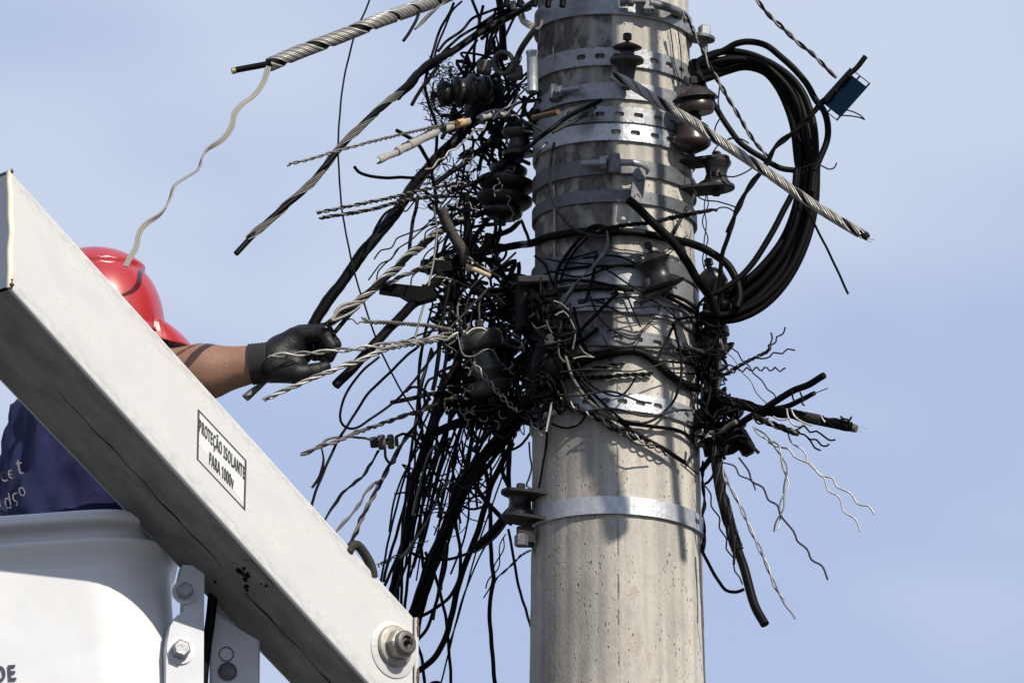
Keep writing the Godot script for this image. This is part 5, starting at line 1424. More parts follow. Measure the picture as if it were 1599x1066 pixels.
func pole_wraps():
	# (radius, lift from the concrete in mm, points)
	w("black_conduit", "stout black cable wrapped across the pole and out to the coil's foot", "black", 6.2, 4, [828, 380, 850, 372, 870, 367, 905, 362, 950, 362, 1000, 364, 1040, 371, 1072, 379])
	c("black_conduit", "stout black arm reaching left from the pole's wrap into the knot", "black", 6.0, 10, 3, [742, 398, 762, 393, 790, 386, 815, 382, 834, 379])
	c("black_conduit", "stout black arc from the pole's right edge down into the coil's foot", "black", 6.4, 8, 10, [1066, 376, 1085, 383, 1111, 395, 1136, 412, 1149, 434, 1155, 462, 1150, 480])
	c("black_rod", "straight black tube slanting from the lug plate to the right edge", "black", 7.0, 22, 12, [981, 311, 1014, 342, 1047, 373, 1070, 404, 1088, 434, 1108, 462, 1120, 490])
	w("pale_drip_wire", "pale straight wire running down the pole's left front", "aluminium_warm", 1.7, 2, [865, 290, 866, 330, 866, 370, 866, 400, 863, 414, 862, 430])
	w("pale_drip_wire", "short pale upright wire beside the second band's left part", "aluminium_warm", 1.3, 5, [843, 40, 843, 54, 842, 68])
	w("pale_drip_wire", "second short pale upright wire, above the short bolt", "aluminium_warm", 1.3, 7, [864, 72, 864, 84, 865, 92])
	w("bowed_dark_wire", "dark grey wire bowing down the pole's left front to the wrap", "dark_grey", 2.2, 14, [866, 222, 861, 246, 859, 280, 862, 307, 870, 328, 886, 349, 908, 362, 936, 369, 949, 366])
	w("flat_ribbon", "flat grey ribbon slanting across the bands, lit along its edge", "steel_dull", 4.6, 20, [948, 358, 950, 372, 946, 392, 925, 416, 899, 445, 880, 470, 858, 500, 842, 530], 0.25)
	var dark = [["dark_curve_wire", "black wire curving down the left front beside the speckled band", 3.0, 12, [912, 366, 898, 380, 884, 398, 872, 421, 867, 450, 866, 480]],
		["dark_curve_wire", "inner black wire of two curving down beside the speckled band", 2.2, 12, [918, 370, 902, 386, 890, 402, 881, 420, 874, 444]],
		["short_cross_wire", "black wire dropping across the short bright band to the slots", 2.8, 14, [932, 396, 929, 420, 923, 444, 914, 471]],
		["wrap_wire", "black wire arching over the lower part of the speckled band", 2.5, 12, [868, 441, 885, 437, 905, 437, 932, 441, 968, 449, 990, 452]],
		["wrap_wire", "straight black wire between the speckled band and the slots", 3.0, 14, [860, 456, 890, 453, 922, 451, 958, 451, 990, 452]],
		["wrap_wire", "thin black wire along the top of the speckled band", 1.9, 10, [872, 422, 900, 419, 932, 416, 968, 415, 992, 416]],
		["wrap_wire", "fine black wire sloping over the short bright band at left", 1.5, 10, [880, 406, 905, 400, 934, 392]],
		["strut_wire", "stiff black wire leaning left across the slotted band", 3.0, 16, [966, 456, 948, 474, 930, 492, 908, 515, 894, 534]],
		["wrap_wire", "black wire curving over the slotted band at right", 3.0, 12, [1010, 452, 1030, 457, 1054, 469, 1075, 481, 1087, 490]],
		["wrap_wire", "thinner black wire above the one over the slotted band at right", 2.0, 14, [1020, 452, 1040, 458, 1064, 467, 1088, 481]],
		["wrap_wire", "black wire reaching the right edge below the slotted band", 2.4, 12, [1050, 508, 1058, 499, 1070, 496, 1088, 495]],
		["leaning_wire", "dark wire leaning from the waisted spool down to the wrap", 3.0, 26, [1086, 300, 1074, 326, 1060, 349, 1049, 370]],
		["wrap_wire", "dark wire looping tightly over the stout wrap, middle of the pole", 3.2, 12, [910, 368, 920, 356, 936, 352, 948, 358, 951, 374, 948, 388]],
		["thin_hair_wire", "hair thin wire falling down the pole's sunny upper right", 0.9, 5, [1046, 42, 1050, 66, 1052, 90, 1056, 110, 1062, 128]],
		["thin_hair_wire", "second hair thin wire, nearer the right edge at the top", 0.9, 5, [1058, 46, 1062, 70, 1064, 96, 1064, 122]],
		["thick_black_tube", "thick black tube arching over the pole under the shaded band", 6.6, 4, [884, 580, 897, 572, 912, 564, 933, 556, 970, 549, 994, 549, 1017, 559, 1041, 580, 1060, 595, 1088, 606]],
		["long_straight_wire", "long grey black wire lying straight across above the thick tube", 2.2, 14, [884, 561, 910, 552, 936, 547, 979, 541, 1026, 542, 1060, 544, 1086, 546]],
		["hanging_loop_wire", "black wire hanging in a deep loop below the brightest band", 2.2, 18, [884, 558, 897, 578, 910, 596, 933, 621, 955, 641, 975, 657, 1000, 661, 1023, 654, 1045, 635, 1058, 613, 1064, 580, 1062, 547, 1053, 508]],
		["loop_leg_wire", "black wire leaning down from the loop's upper end", 2.0, 16, [1053, 506, 1046, 522, 1038, 538, 1026, 564]],
		["level_wrap_wire", "black wire running level to the right edge above the brightest band", 2.0, 8, [1018, 565, 1040, 564, 1064, 566, 1088, 569]],
		["level_wrap_wire", "thin dark wire level below it, right of the thick tube", 1.2, 6, [1040, 582, 1064, 582, 1088, 584]],
		["edge_curve_wire", "dark wire curving over the right part of the shaded band", 2.2, 8, [1056, 546, 1072, 552, 1083, 560, 1090, 572]],
		["diagonal_cable", "black cable slanting from the knot across the brightest band to its end", 3.5, 12, [870, 545, 880, 566, 896, 592, 918, 617, 940, 641, 970, 660, 989, 673, 1020, 691, 1045, 706, 1069, 722]],
		["low_wrap_wire", "black wire under the brightest band running to the right edge", 3.0, 6, [930, 640, 955, 652, 979, 661, 1026, 666, 1064, 674, 1085, 688]],
		["low_arc_wire", "short black wire arc on the pole left of the slanting cable's foot", 1.9, 8, [862, 662, 876, 667, 891, 667, 906, 661, 914, 650]],
		["tail_wire", "thin dark wire leaving the slanting cable's end to the right edge", 1.3, 4, [1066, 720, 1078, 730, 1090, 740]],
		["stray_wrap_wire", "dark stray wire rising left of the shaded band", 2.4, 18, [896, 480, 902, 506, 908, 530, 916, 546, 923, 556]],
		["stray_wrap_wire", "dark wire lying along the left end of the shaded band", 3.2, 12, [868, 548, 890, 540, 910, 530, 934, 512]],
		["edge_wire", "black wire running down close to the pole's left edge below the knot", 2.0, 4, [858, 620, 856, 660, 852, 700, 846, 736, 842, 762]],
		["edge_wire", "black wire across the pole's shaded left edge above the junction box", 2.0, 8, [835, 400, 850, 412, 858, 430, 866, 450]]]
	for e in dark: w(e[0], e[1], "black" if e[0] != "leaning_wire" and e[0] != "long_straight_wire" else "dark_grey", e[2], e[3], e[4])
	for k in 16:
		var y0 = rng.randf_range(372, 640); var x0 = rng.randf_range(850, 960); var x1 = rng.randf_range(985, 1088)
		var dy = rng.randf_range(-30, 70); var bow = rng.randfn(0, 28)
		var xy = []
		for j in 8:
			var q = j / 7.0
			xy.append_array([lerpf(x0, x1, q), y0 + dy * q + bow * 4.0 * q * (1 - q) + 4.0 * sin(q * 9.0 + k)])
		w("stray_wrap_wire", "thin black wire among the loose ones strung across the pole's middle", "black" if k % 3 else "dark_grey", rng.randf_range(0.9, 2.0), rng.randf_range(8, 45), xy).set_meta("group", "loose thin wires across the pole's middle")
	w("worn_grey_cable", "worn grey cable beside the slanting black one", "brown_grey", 3.0, 22, [882, 554, 890, 580, 904, 606, 922, 628, 944, 646, 965, 655])
	tw("twisted_dark_pair", "dark twisted pair crossing the pole below the thick tube", ["black", "black_dusty"], 2.1, 1.9, 26, wrapped([880, 588, 903, 590, 933, 589, 961, 587, 989, 585, 1012, 584, 1036, 585], 0.008), "", 0.5)
	tw("twisted_dark_pair", "dark twisted pair rising to meet the thick tube from the knot", ["black", "brown_grey"], 2.0, 1.9, 26, wrapped([884, 586, 910, 579, 935, 574, 961, 569, 992, 562], 0.008), "", 0.5)
	tw("curly_pair", "curly pale pair of wires snaking across the lower wraps of the pole", ["aluminium", "black_dusty"], 1.5, 3.4, 30, wrapped([838, 593, 858, 606, 878, 620, 899, 634, 921, 646, 942, 655, 959, 667, 989, 680, 1008, 691, 1026, 701, 1046, 710], 0.016), "", 0.4)
	tw("curly_pair", "dark curly pair under the pale one on the lower wraps", ["black_dusty", "brown_grey"], 1.6, 2.6, 24, wrapped([878, 634, 900, 641, 930, 652, 955, 668, 985, 682, 1000, 689], 0.010), "", 0.3)
	tw("curly_pair", "pale curly wire pair hanging below the porcelain spool towards the pole", ["aluminium", "aluminium_dull"], 1.4, 3.2, 30, pts([738, 566, 750, 580, 762, 594, 774, 608, 786, 622, 800, 634, 816, 646], 22, 20), "", 0.3)
	c("pale_hook_wire", "pale hooked wire end on the pole's left edge below the knot", "aluminium", 1.5, 15, 15, [829, 655, 831, 664, 838, 669, 847, 668])
	c("pale_hook_wire", "lower pale hooked wire end on the pole's left edge", "aluminium", 1.5, 15, 15, [842, 666, 842, 674, 846, 680, 852, 682])
	c("pale_stick_wire", "short straight pale wire pointing down left of the pole's centre", "aluminium_warm", 1.9, 17, 17, [862, 628, 857, 650, 853, 674])
	for v in [[820, 590, 833, 594, 846, 592], [800, 520, 806, 530, 812, 534], [853, 500, 857, 512, 862, 520], [868, 492, 880, 486, 890, 498, 898, 520, 894, 545], [905, 540, 912, 550, 924, 556], [832, 505, 838, 513, 852, 508], [872, 540, 874, 556, 882, 566], [895, 560, 910, 557, 928, 558], [864, 470, 876, 474, 888, 484]]:
		c("pale_scrap_wire", "short pale scrap of wire in the dark wraps at the pole's left", "aluminium_dull", 1.6, 19, 18, v, "pale scraps of wire in the dark wraps")
	tw("wire_sling", "pale wire loosely slung round the porcelain spool's neck", ["aluminium_dull"], 1.5, 0.6, 40, pts([714, 520, 722, 552, 740, 556, 756, 546, 768, 546, 775, 556], 22, 21))
	c("wire_cap_loop", "bright wire hooked over the porcelain spool's top", "aluminium", 1.6, 22, 21, [728, 522, 738, 514, 752, 512, 762, 518])
	c("loose_coil_wire", "thin black loop of wire against the sky left of the junction box", "black", 1.6, 10, 10, [786, 424, 784, 414, 790, 409, 799, 416, 801, 432, 797, 446])
	c("loose_coil_wire", "black wire loop hanging under the stout arm, left of the pole", "black", 2.2, 9, 9, [772, 384, 784, 382, 790, 394, 786, 404, 776, 412, 774, 418])

func right_coil():
	var t = thing("cable_coil", "hanging coil of black cable loops at the right of the pole", "cable coil", at(1140, 500, 4))
	var loops = [
		[5.2, 8, 12, [1078, 112, 1095, 96, 1132, 78, 1150, 68, 1172, 65, 1197, 71, 1219, 88, 1241, 108, 1261, 132, 1273, 154, 1287, 173, 1293, 195, 1292, 219, 1281, 247, 1272, 268, 1268, 300]],
		[5.8, 5, 9, [1076, 108, 1104, 88, 1134, 80, 1164, 83, 1190, 92, 1219, 108, 1241, 127, 1257, 151, 1268, 182, 1273, 212, 1274, 255, 1271, 310, 1257, 368, 1234, 420, 1200, 460, 1160, 484, 1126, 492, 1098, 488]],
		[6.2, 3, 6, [1078, 122, 1106, 112, 1140, 100, 1172, 97, 1199, 110, 1220, 134, 1236, 164, 1246, 201, 1250, 253, 1246, 310, 1226, 368, 1192, 414, 1154, 446, 1122, 458]],
		[6.2, 6, 3, [1080, 128, 1104, 122, 1134, 111, 1164, 104, 1194, 112, 1214, 134, 1229, 164, 1240, 200, 1246, 250, 1253, 300, 1240, 352, 1210, 404, 1172, 442, 1136, 462, 1104, 466]],
		[6.0, 8, 2, [1084, 104, 1114, 96, 1150, 92, 1184, 98, 1214, 118, 1237, 146, 1251, 180, 1258, 220, 1264, 260, 1266, 310, 1254, 362, 1232, 408, 1200, 446, 1164, 472, 1130, 482, 1098, 480]],
		[6.2, 2, 7, [1086, 116, 1112, 104, 1146, 88, 1180, 90, 1212, 104, 1236, 130, 1252, 164, 1262, 206, 1266, 256, 1262, 318, 1246, 374, 1220, 424, 1184, 464, 1150, 486, 1116, 490]],
		[5.0, 9, 10, [1244, 264, 1240, 296, 1222, 332, 1206, 363, 1178, 408, 1152, 436, 1124, 454, 1104, 462]],
		[6.0, 7, 8, [1276, 250, 1273, 321, 1258, 382, 1231, 436, 1196, 475, 1157, 496, 1118, 501, 1094, 498]],
		[6.4, 1, 2, [1084, 120, 1110, 110, 1144, 96, 1178, 97, 1206, 112, 1228, 138, 1244, 170, 1254, 208, 1260, 256, 1258, 316, 1238, 378, 1210, 424, 1172, 458, 1138, 472, 1104, 474]],
		[6.4, 5, 6, [1268, 270, 1264, 330, 1246, 388, 1216, 438, 1180, 470, 1146, 488, 1110, 494]],
		[6.0, 7, 5, [1256, 262, 1247, 330, 1226, 390, 1196, 432, 1160, 462, 1126, 474, 1100, 472]],
		[6.0, 4, 4, [1262, 280, 1252, 340, 1232, 394, 1204, 438, 1170, 466, 1136, 478, 1106, 476]]]
	for e in loops:
		var mb := Mb.new()
		tube(mb, smooth_path(pts(e[3], e[1], e[2])), e[0] / PX, 12)
		part(mb, "loop", "black", t)
	var mb := Mb.new(); tube(mb, smooth_path(pts([1254, 262, 1268, 257, 1282, 258, 1294, 264, 1303, 262, 1307, 254], 13, 13)), 1.2 / PX, 6); part(mb, "cable_tie", "black_dusty", t)
	c("inner_cable", "black cable from the pole's edge to the coil's inside, behind the rope", "black", 4.6, 12, 8, [1084, 92, 1088, 108, 1100, 134, 1117, 167, 1148, 213, 1170, 234, 1191, 246, 1218, 262, 1246, 267])
	c("black_stub", "stubby black sleeve at the pole's right edge by the coil's top", "black_dusty", 8.0, 10, 12, [1083, 98, 1088, 112, 1096, 130])
	tw("service_wire", "black and silver twisted wire coming down from the top edge to the blue tag", ["black", "aluminium_dull"], 2.0, 1.9, 46, pts([1172, -14, 1190, 10, 1205, 27, 1240, 60, 1275, 90, 1306, 121], 12, 14))
	tw("service_wire", "black and silver twisted wire slanting down across the coil to the drop wire", ["black", "aluminium_dull"], 1.8, 1.9, 44, pts([1066, 18, 1082, 44, 1098, 80, 1118, 120, 1144, 164, 1172, 211, 1199, 246], 14, 15))
	tw("drop_wire", "thick black twisted drop wire from the blue tag down behind the rope", ["black", "black"], 2.9, 2.2, 80, pts([1296, 150, 1283, 161, 1265, 182, 1240, 206, 1216, 224, 1202, 246, 1189, 268, 1167, 297, 1150, 331, 1138, 364], 15, 12))
	c("drop_cable", "black cable hanging plumb along the pole's right side from the drop wire", "black", 3.6, 12, 5, [1140, 358, 1130, 392, 1126, 418, 1123, 460, 1121, 520, 1119, 580, 1116, 640, 1112, 700])
	c("thin_tail_wire", "thin straight black wire pointing down right from the rope", "black", 2.0, 26, 20, [1252, 300, 1258, 320, 1270, 345, 1290, 385, 1310, 425, 1325, 459])
	# the tag
	t = thing("cable_tag", "dark blue plastic cable tag strapped to the drop wire at upper right", "cable tag", at(1312, 182, 15))
	var a = at(1337, 109, 15); var b = at(1356, 127, 15); var d = at(1284, 165, 15)
	var sx = (b - a).normalized(); var n = (b - a).cross(d - a).normalized(); if n.z < 0: n = -n
	var sy = n.cross(sx)
	if (d - a).dot(sy) > 0: sy = -sy; n = -n
	n = sx.cross(sy)
	# four frames round slots, then the middle
	var wd = 42.0 / PX; var ln = 80.0 / PX
	var ctr = at(1318, 147, 15)
	sx = Vector3(0.78, -0.62, 0.05).normalized(); sy = (at(1347, 118, 15) - at(1297, 174, 15)).normalized(); n = sx.cross(sy).normalized(); sx = sy.cross(n)
	mb = Mb.new()
	box(mb, Transform3D(Basis(sx, sy, n), ctr), Vector3(wd, ln - 0.02, 0.0022), 0.0006)
	for s in [-1, 1]:
		var e = ctr + sy * s * (ln * 0.5 - 0.005)
		for q in [[0.0, 0.0045, wd, 0.0014], [0.0, -0.0045, wd, 0.0014], [0.0, 0.0, 0.003, 0.009], [wd * 0.46, 0.0, 0.003, 0.009], [-wd * 0.46, 0.0, 0.003, 0.009]]:
			box(mb, Transform3D(Basis(sx, sy, n), e + sx * q[0] + sy * q[1]), Vector3(q[2], q[3], 0.002), 0.0004)
	part(mb, "plate", "tag_blue", t)
	mb = Mb.new(); tube(mb, smooth_path(pts([1290, 158, 1304, 141, 1322, 120, 1338, 106, 1352, 88], 16, 16)), 4.2 / PX, 8); part(mb, "strapped_wire", "black", t)
	mb = Mb.new(); tube(mb, smooth_path(pts([1312, 180, 1330, 181, 1345, 184, 1351, 187, 1344, 180, 1332, 174, 1320, 171], 15, 15)), 1.1 / PX, 6); part(mb, "tie", "black", t)
	for s in [0.3, 0.75]:
		mb = Mb.new(); lathe(mb, aim(at(1290, 158, 16).lerp(at(1338, 106, 16), s), at(1338, 106, 16) - at(1290, 158, 16)), [[0.0055, -0.003], [0.0062, 0], [0.0055, 0.003]], 12); part(mb, "strap", "black", t)
	# the rope
	grip("steel_rope", "thick bright twisted rope with a rust patch, slanting across the pole to the right", "black_dusty", 5.6, ["aluminium_warm", "aluminium", "aluminium_dull", "aluminium_warm"], 11, 13, 1.55, 92, pts([957, 118, 985, 131, 1014, 149, 1050, 172, 1085, 192, 1110, 211, 1155, 240, 1200, 270, 1240, 298, 1270, 319, 1310, 344, 1356, 371], 22, 34), 0.0, 1.0)
	var rp: Node = get_child(get_child_count() - 1)
	var p = smooth_path(pts([1088, 194, 1095, 199.5, 1104, 206, 1112, 212], 26.4, 26.8), 0.003)
	for k in 4:
		mb = Mb.new(); tube(mb, helix(p, 7.0 / PX, 92.0 / PX, TAU * (k + 2.4) / 13.0 * 1.0), 1.9 / PX, 6); part(mb, "rusty_rod", mat("rust_bright", Color(0.5, 0.2, 0.05), 0.7), rp)
	for v in [[1352, 369, 1360, 373, 1366, 374], [1352, 371, 1358, 377, 1361, 377]]:
		mb = Mb.new(); tube(mb, smooth_path(pts(v, 34, 34)), 0.8 / PX, 5); part(mb, "frayed_end", "aluminium", rp)
	tw("dark_pair", "dark twisted pair end pointing right over the pole, under the waisted spool", ["black", "black_dusty", "black"], 1.9, 1.8, 36, pts([930, 360, 960, 354, 990, 350, 1020, 347, 1045, 341, 1070, 336, 1095, 331, 1115, 328, 1130, 331], 22, 14), "", 0.8)
	tw("open_pair", "thin open pair hanging beside the pole's right edge under the waisted spool", ["black_dusty", "black_dusty"], 1.0, 3.0, 60, pts([1104, 300, 1103, 320, 1100, 344, 1103, 368, 1101, 392, 1100, 420], 8, 8))
	for v in [[[1080, 282, 1086, 302, 1100, 312, 1120, 314, 1140, 320, 1152, 325], "thin bowed wire leaving the waisted spool's lower plate"], [[1116, 330, 1124, 324, 1136, 324, 1146, 330], "thin arched wire at the dark twisted pair's end"], [[1126, 273, 1144, 276, 1162, 270, 1178, 260], "thin wire slung from the waisted spool to the rope"], [[1092, 286, 1098, 282, 1110, 282], "tiny wire end inside the waisted spool's bracket"], [[1138, 216, 1148, 216, 1160, 218, 1170, 224], "thin dark wire end above the rope's middle"], [[1112, 240, 1122, 226, 1136, 218, 1150, 215], "thin dark wire arching over the rope by the waisted spool"], [[1124, 136, 1122, 160, 1126, 180, 1118, 196, 1114, 214], "hair thin wire hanging from the coil beside the brown insulators"]]:
		c("loose_wire", v[1], "black_dusty", 1.2, 14, 14, v[0])

func right_cluster():
	tw("twisted_wires", "dark twisted wires rising right from the pole, forked at the end", ["black_dusty", "aluminium_dull", "black_dusty"], 1.3, 2.0, 24, pts([1108, 596, 1122, 590, 1136, 582, 1152, 572, 1168, 564, 1180, 558, 1199, 548, 1203, 538], 8, 12))
	for e in [[[1202, 540, 1206, 530, 1206, 524, 1204, 519], "short left prong of the forked twisted wires"], [[1202, 540, 1212, 534, 1213, 526, 1223, 521, 1227, 510], "longer right prong of the forked twisted wires"], [[1178, 558, 1190, 560, 1202, 557, 1208, 550, 1222, 552, 1230, 545, 1242, 547], "wavy wire end branching right below the fork"], [[1118, 578, 1132, 577, 1139, 569, 1150, 574, 1160, 570], "little wave of wire at the foot of the forked wires"]]:
		c("wire_prong", e[1], "black_dusty", 1.3, 11, 12, e[0])
	tw("scalloped_wire", "thin scalloped wire running level to the right under the forked wires", ["black_dusty"], 1.3, 3.4, 15, pts([1142, 580, 1160, 577, 1190, 576, 1210, 576, 1227, 577], 10, 12))
	c("thin_wavy_wire", "thin wavy wire falling from the pole's edge through the forked wires", "black_dusty", 1.1, 9, 12, [1128, 522, 1134, 532, 1140, 542, 1152, 550, 1158, 562, 1170, 571, 1176, 582, 1190, 594, 1199, 608, 1209, 615, 1212, 624])
	c("hair_wire", "hair thin pale wire left of the thin wavy one", "aluminium_dull", 0.8, 9, 12, [1126, 530, 1132, 548, 1146, 560, 1158, 580, 1172, 594, 1182, 614, 1199, 631])
	c("cut_branch", "dark rod of cable rising to a cut end at the right, uppermost of three", "black", 5.4, 6, 20, [1134, 676, 1144, 669, 1172, 651, 1200, 634, 1237, 611, 1265, 599, 1288, 586])
	c("cut_branch", "second cut cable with a wire tip, middle of the three at right", "black_dusty", 5.4, 7, 18, [1180, 652, 1205, 641, 1227, 635, 1249, 625, 1262, 619, 1272, 614], "", 1.0, 0.35)
	c("wire_tip", "fine wire poking from the middle cut cable at right", "aluminium_dull", 0.9, 18, 19, [1270, 615, 1280, 611, 1293, 606])
	grip("long_branch", "longest cut cable pointing right, banded grey with a frayed end", "black", 6.4, ["black", "black_dusty", "dark_grey"], 8, 11, 1.4, 110, pts([1100, 618, 1116, 624, 1150, 629, 1190, 639, 1231, 646, 1281, 656, 1310, 662, 1336, 669], 6, 18))
	var lb: Node = get_child(get_child_count() - 1)
	var mb := Mb.new(); tube(mb, smooth_path(pts([1262, 651.5, 1274, 654, 1284, 656.5], 14, 15.4)), 8.2 / PX, 12); part(mb, "grey_band", "dark_grey", lb)
	mb = Mb.new(); tube(mb, pts([1333, 668.4, 1338, 669.6], 18, 18.2), 6.0 / PX, 12); part(mb, "pale_end", "brown_grey", lb)
	for v in [[1310, 657, 1318, 654, 1328, 656], [1322, 660, 1328, 655, 1330, 650], [1314, 658, 1316, 652, 1312, 650]]:
		mb = Mb.new(); tube(mb, smooth_path(pts(v, 18, 18)), 2.2 / PX, 5, 1.0, 0.5); part(mb, "frayed_flap", "black_matt", lb)
	for v in [[1337, 668, 1348, 667, 1358, 670], [1337, 670, 1346, 674, 1352, 678]]:
		mb = Mb.new(); tube(mb, smooth_path(pts(v, 18, 18)), 0.35 / PX, 4); part(mb, "fibre", "aluminium", lb)
	for v in [[[1238, 610, 1238, 620, 1241, 626], "left"], [[1250, 612, 1254, 622, 1253, 630, 1257, 633], "right"]]:
		c("binding_wire", "short binding wire hanging from the uppermost cut cable, " + v[1] + " of two", "black", 1.5, 17, 17, v[0])
	tw("dark_rope", "thick dark twisted cord under the longest cut cable", ["black", "aluminium_dull", "black_dusty"], 2.6, 2.6, 42, pts([1176, 648, 1190, 655, 1217, 666, 1232, 672, 1247, 677], 12, 14))
	for e in [[[1228, 668, 1240, 672, 1250, 668, 1257, 665, 1265, 675, 1275, 673, 1287, 681, 1296, 687, 1305, 686], "upper wavy end of the dark twisted cord"], [[1245, 676, 1257, 679, 1265, 686, 1275, 686, 1283, 695, 1291, 696, 1295, 693], "lower hooked end of the dark twisted cord"], [[1262, 684, 1267, 690, 1273, 699, 1282, 703], "shortest end of the dark twisted cord"], [[1178, 654, 1184, 661, 1194, 660, 1200, 652], "small loop of wire under the dark twisted cord"]]:
		c("wavy_end", e[1], "black_dusty", 1.5, 13, 13, e[0])
	for e in [[[1229, 638, 1230, 648, 1236, 660, 1246, 666, 1256, 662], "pale wire looped round the longest cut cable, left of two"], [[1236, 640, 1241, 650, 1252, 658, 1268, 664], "pale wire looped round the longest cut cable, right of two"], [[1208, 650, 1216, 655, 1226, 655, 1234, 652], "pale wire sagging under the longest cut cable"], [[1282, 649, 1286, 655, 1289, 659], "tiny pale wire across the longest cut cable's far part"]]:
		c("pale_loop_wire", e[1], "aluminium", 1.5, 16, 16, e[0])
	for v in [[[1118, 606, 1130, 614, 1140, 622, 1146, 634], "upper"], [[1120, 620, 1134, 604, 1133, 612, 1141, 624, 1150, 622, 1158, 628], "lower"]]:
		c("crumpled_wire", "crumpled dark wire on the root of the longest cut cable, " + v[1] + " of two", "black_dusty", 1.6, 13, 13, v[0])
	c("short_stub", "short black stub standing up from the root of the longest cut cable", "black", 3.2, 11, 13, [1114, 622, 1122, 615, 1133, 606])
	c("grey_stub", "dull grey stub reaching left to the pole under the cut cables", "brown_grey", 4.0, 9, 12, [1108, 676, 1126, 674, 1140, 664, 1150, 658])
	grip("heavy_tail", "heavy black cable hanging down right of the pole to a square cut end", "black", 7.2, ["black", "dark_grey", "black_dusty"], 9, 11, 1.6, 120, pts([1106, 686, 1118, 713, 1127, 768, 1143, 831, 1155, 866, 1163, 889, 1178, 943, 1195, 975], 7, 14), 0.0, 0.62)
	c("split_sheath", "split strip of sheath beside the heavy hanging cable", "black", 3.4, 13, 14, [1136, 790, 1142, 822, 1146, 848, 1146, 881], "", 0.6)
	c("split_wire", "thin wire below the split strip of the heavy hanging cable", "black", 1.2, 14, 14, [1146, 880, 1148, 892, 1155, 900, 1160, 912])
	tw("long_pair", "long pale twisted pair hanging right of the heavy cable", ["aluminium", "aluminium_dull"], 1.4, 2.0, 62, pts([1128, 722, 1133, 746, 1150, 777, 1166, 812, 1182, 847, 1198, 882, 1210, 914, 1226, 940, 1244, 974], 13, 13), "", 1.0)
	c("wavy_tail_wire", "single dark wavy wire hanging longest at the lower right", "dark_grey", 1.6, 12, 14, [1154, 714, 1169, 735, 1175, 752, 1192, 761, 1200, 780, 1214, 788, 1220, 806, 1240, 830, 1246, 845, 1261, 857, 1268, 874, 1284, 884, 1293, 905])
	tw("open_twist", "pale open twisted pair hanging in a slack curve, lower right", ["aluminium", "aluminium_dull"], 1.4, 3.4, 66, pts([1172, 660, 1184, 674, 1198, 684, 1214, 698, 1224, 723, 1229, 750, 1223, 780, 1218, 806, 1211, 830, 1207, 851], 13, 13), "", 1.0)
	c("curly_long_wire", "pale curly wire reaching furthest right, upper of two", "aluminium", 1.5, 13, 13, [1200, 690, 1214, 697, 1233, 701, 1240, 712, 1252, 719, 1268, 726, 1281, 742, 1300, 746, 1308, 760, 1328, 770, 1340, 787, 1357, 790, 1366, 803])
	c("curly_long_wire", "pale curly wire reaching far right, lower of two", "aluminium", 1.4, 13, 13, [1230, 672, 1236, 690, 1256, 704, 1262, 722, 1274, 734, 1287, 746, 1294, 766, 1311, 776, 1318, 798, 1336, 810, 1344, 830])
	c("short_wavy_wire", "short grey wavy wire beneath the dead end clamp", "dark_grey", 1.3, 10, 11, [1130, 722, 1148, 728, 1155, 742, 1168, 747, 1176, 753, 1180, 765])
	c("inner_wavy_wire", "thin wavy wire between the pole and the heavy hanging cable", "dark_grey", 1.3, 8, 9, [1099, 756, 1110, 772, 1111, 790, 1124, 808, 1124, 824, 1135, 842, 1134, 856, 1147, 872])
	c("hooked_cable", "black cable end hooking right from the pole's edge, low down", "black", 2.7, 3, 8, [1094, 850, 1100, 867, 1110, 886, 1122, 906, 1134, 921, 1150, 924, 1161, 920])
	tw("edge_pair", "black twisted pair running down the pole's right edge", ["black", "black"], 1.7, 1.7, 60, pts([1098, 720, 1097, 750, 1101, 785, 1097, 805, 1101, 835, 1098, 862], 3, 3))
	c("edge_loop_wire", "black wire joining the edge pair to the dead end clamp", "black", 2.2, 5, 5, [1098, 756, 1106, 752, 1114, 742, 1118, 728])
	c("root_cable", "black cable from the dead end clamp slanting back to the pole", "black", 4.6, 8, 4, [1138, 680, 1124, 700, 1110, 716, 1094, 736])
	for e in [[[1068, 540, 1090, 546, 1112, 547, 1134, 546], "upper of two grey black rods ending right of the pole's edge"], [[1080, 545, 1100, 551, 1118, 554, 1132, 556], "lower of two grey black rods ending right of the pole's edge"]]:
		c("rod_end", e[1], "dark_grey", 2.2, 11, 11, e[0])
	c("beak_stub", "black beak-shaped stub at the pole's right edge below the coil", "black", 5.0, 8, 9, [1112, 518, 1122, 522, 1134, 522], "", 0.8, 0.6)
	c("upright_pin", "black upright pin at the pole's right edge inside the coil", "black", 4.2, 6, 6, [1108, 432, 1107, 418, 1107, 407])

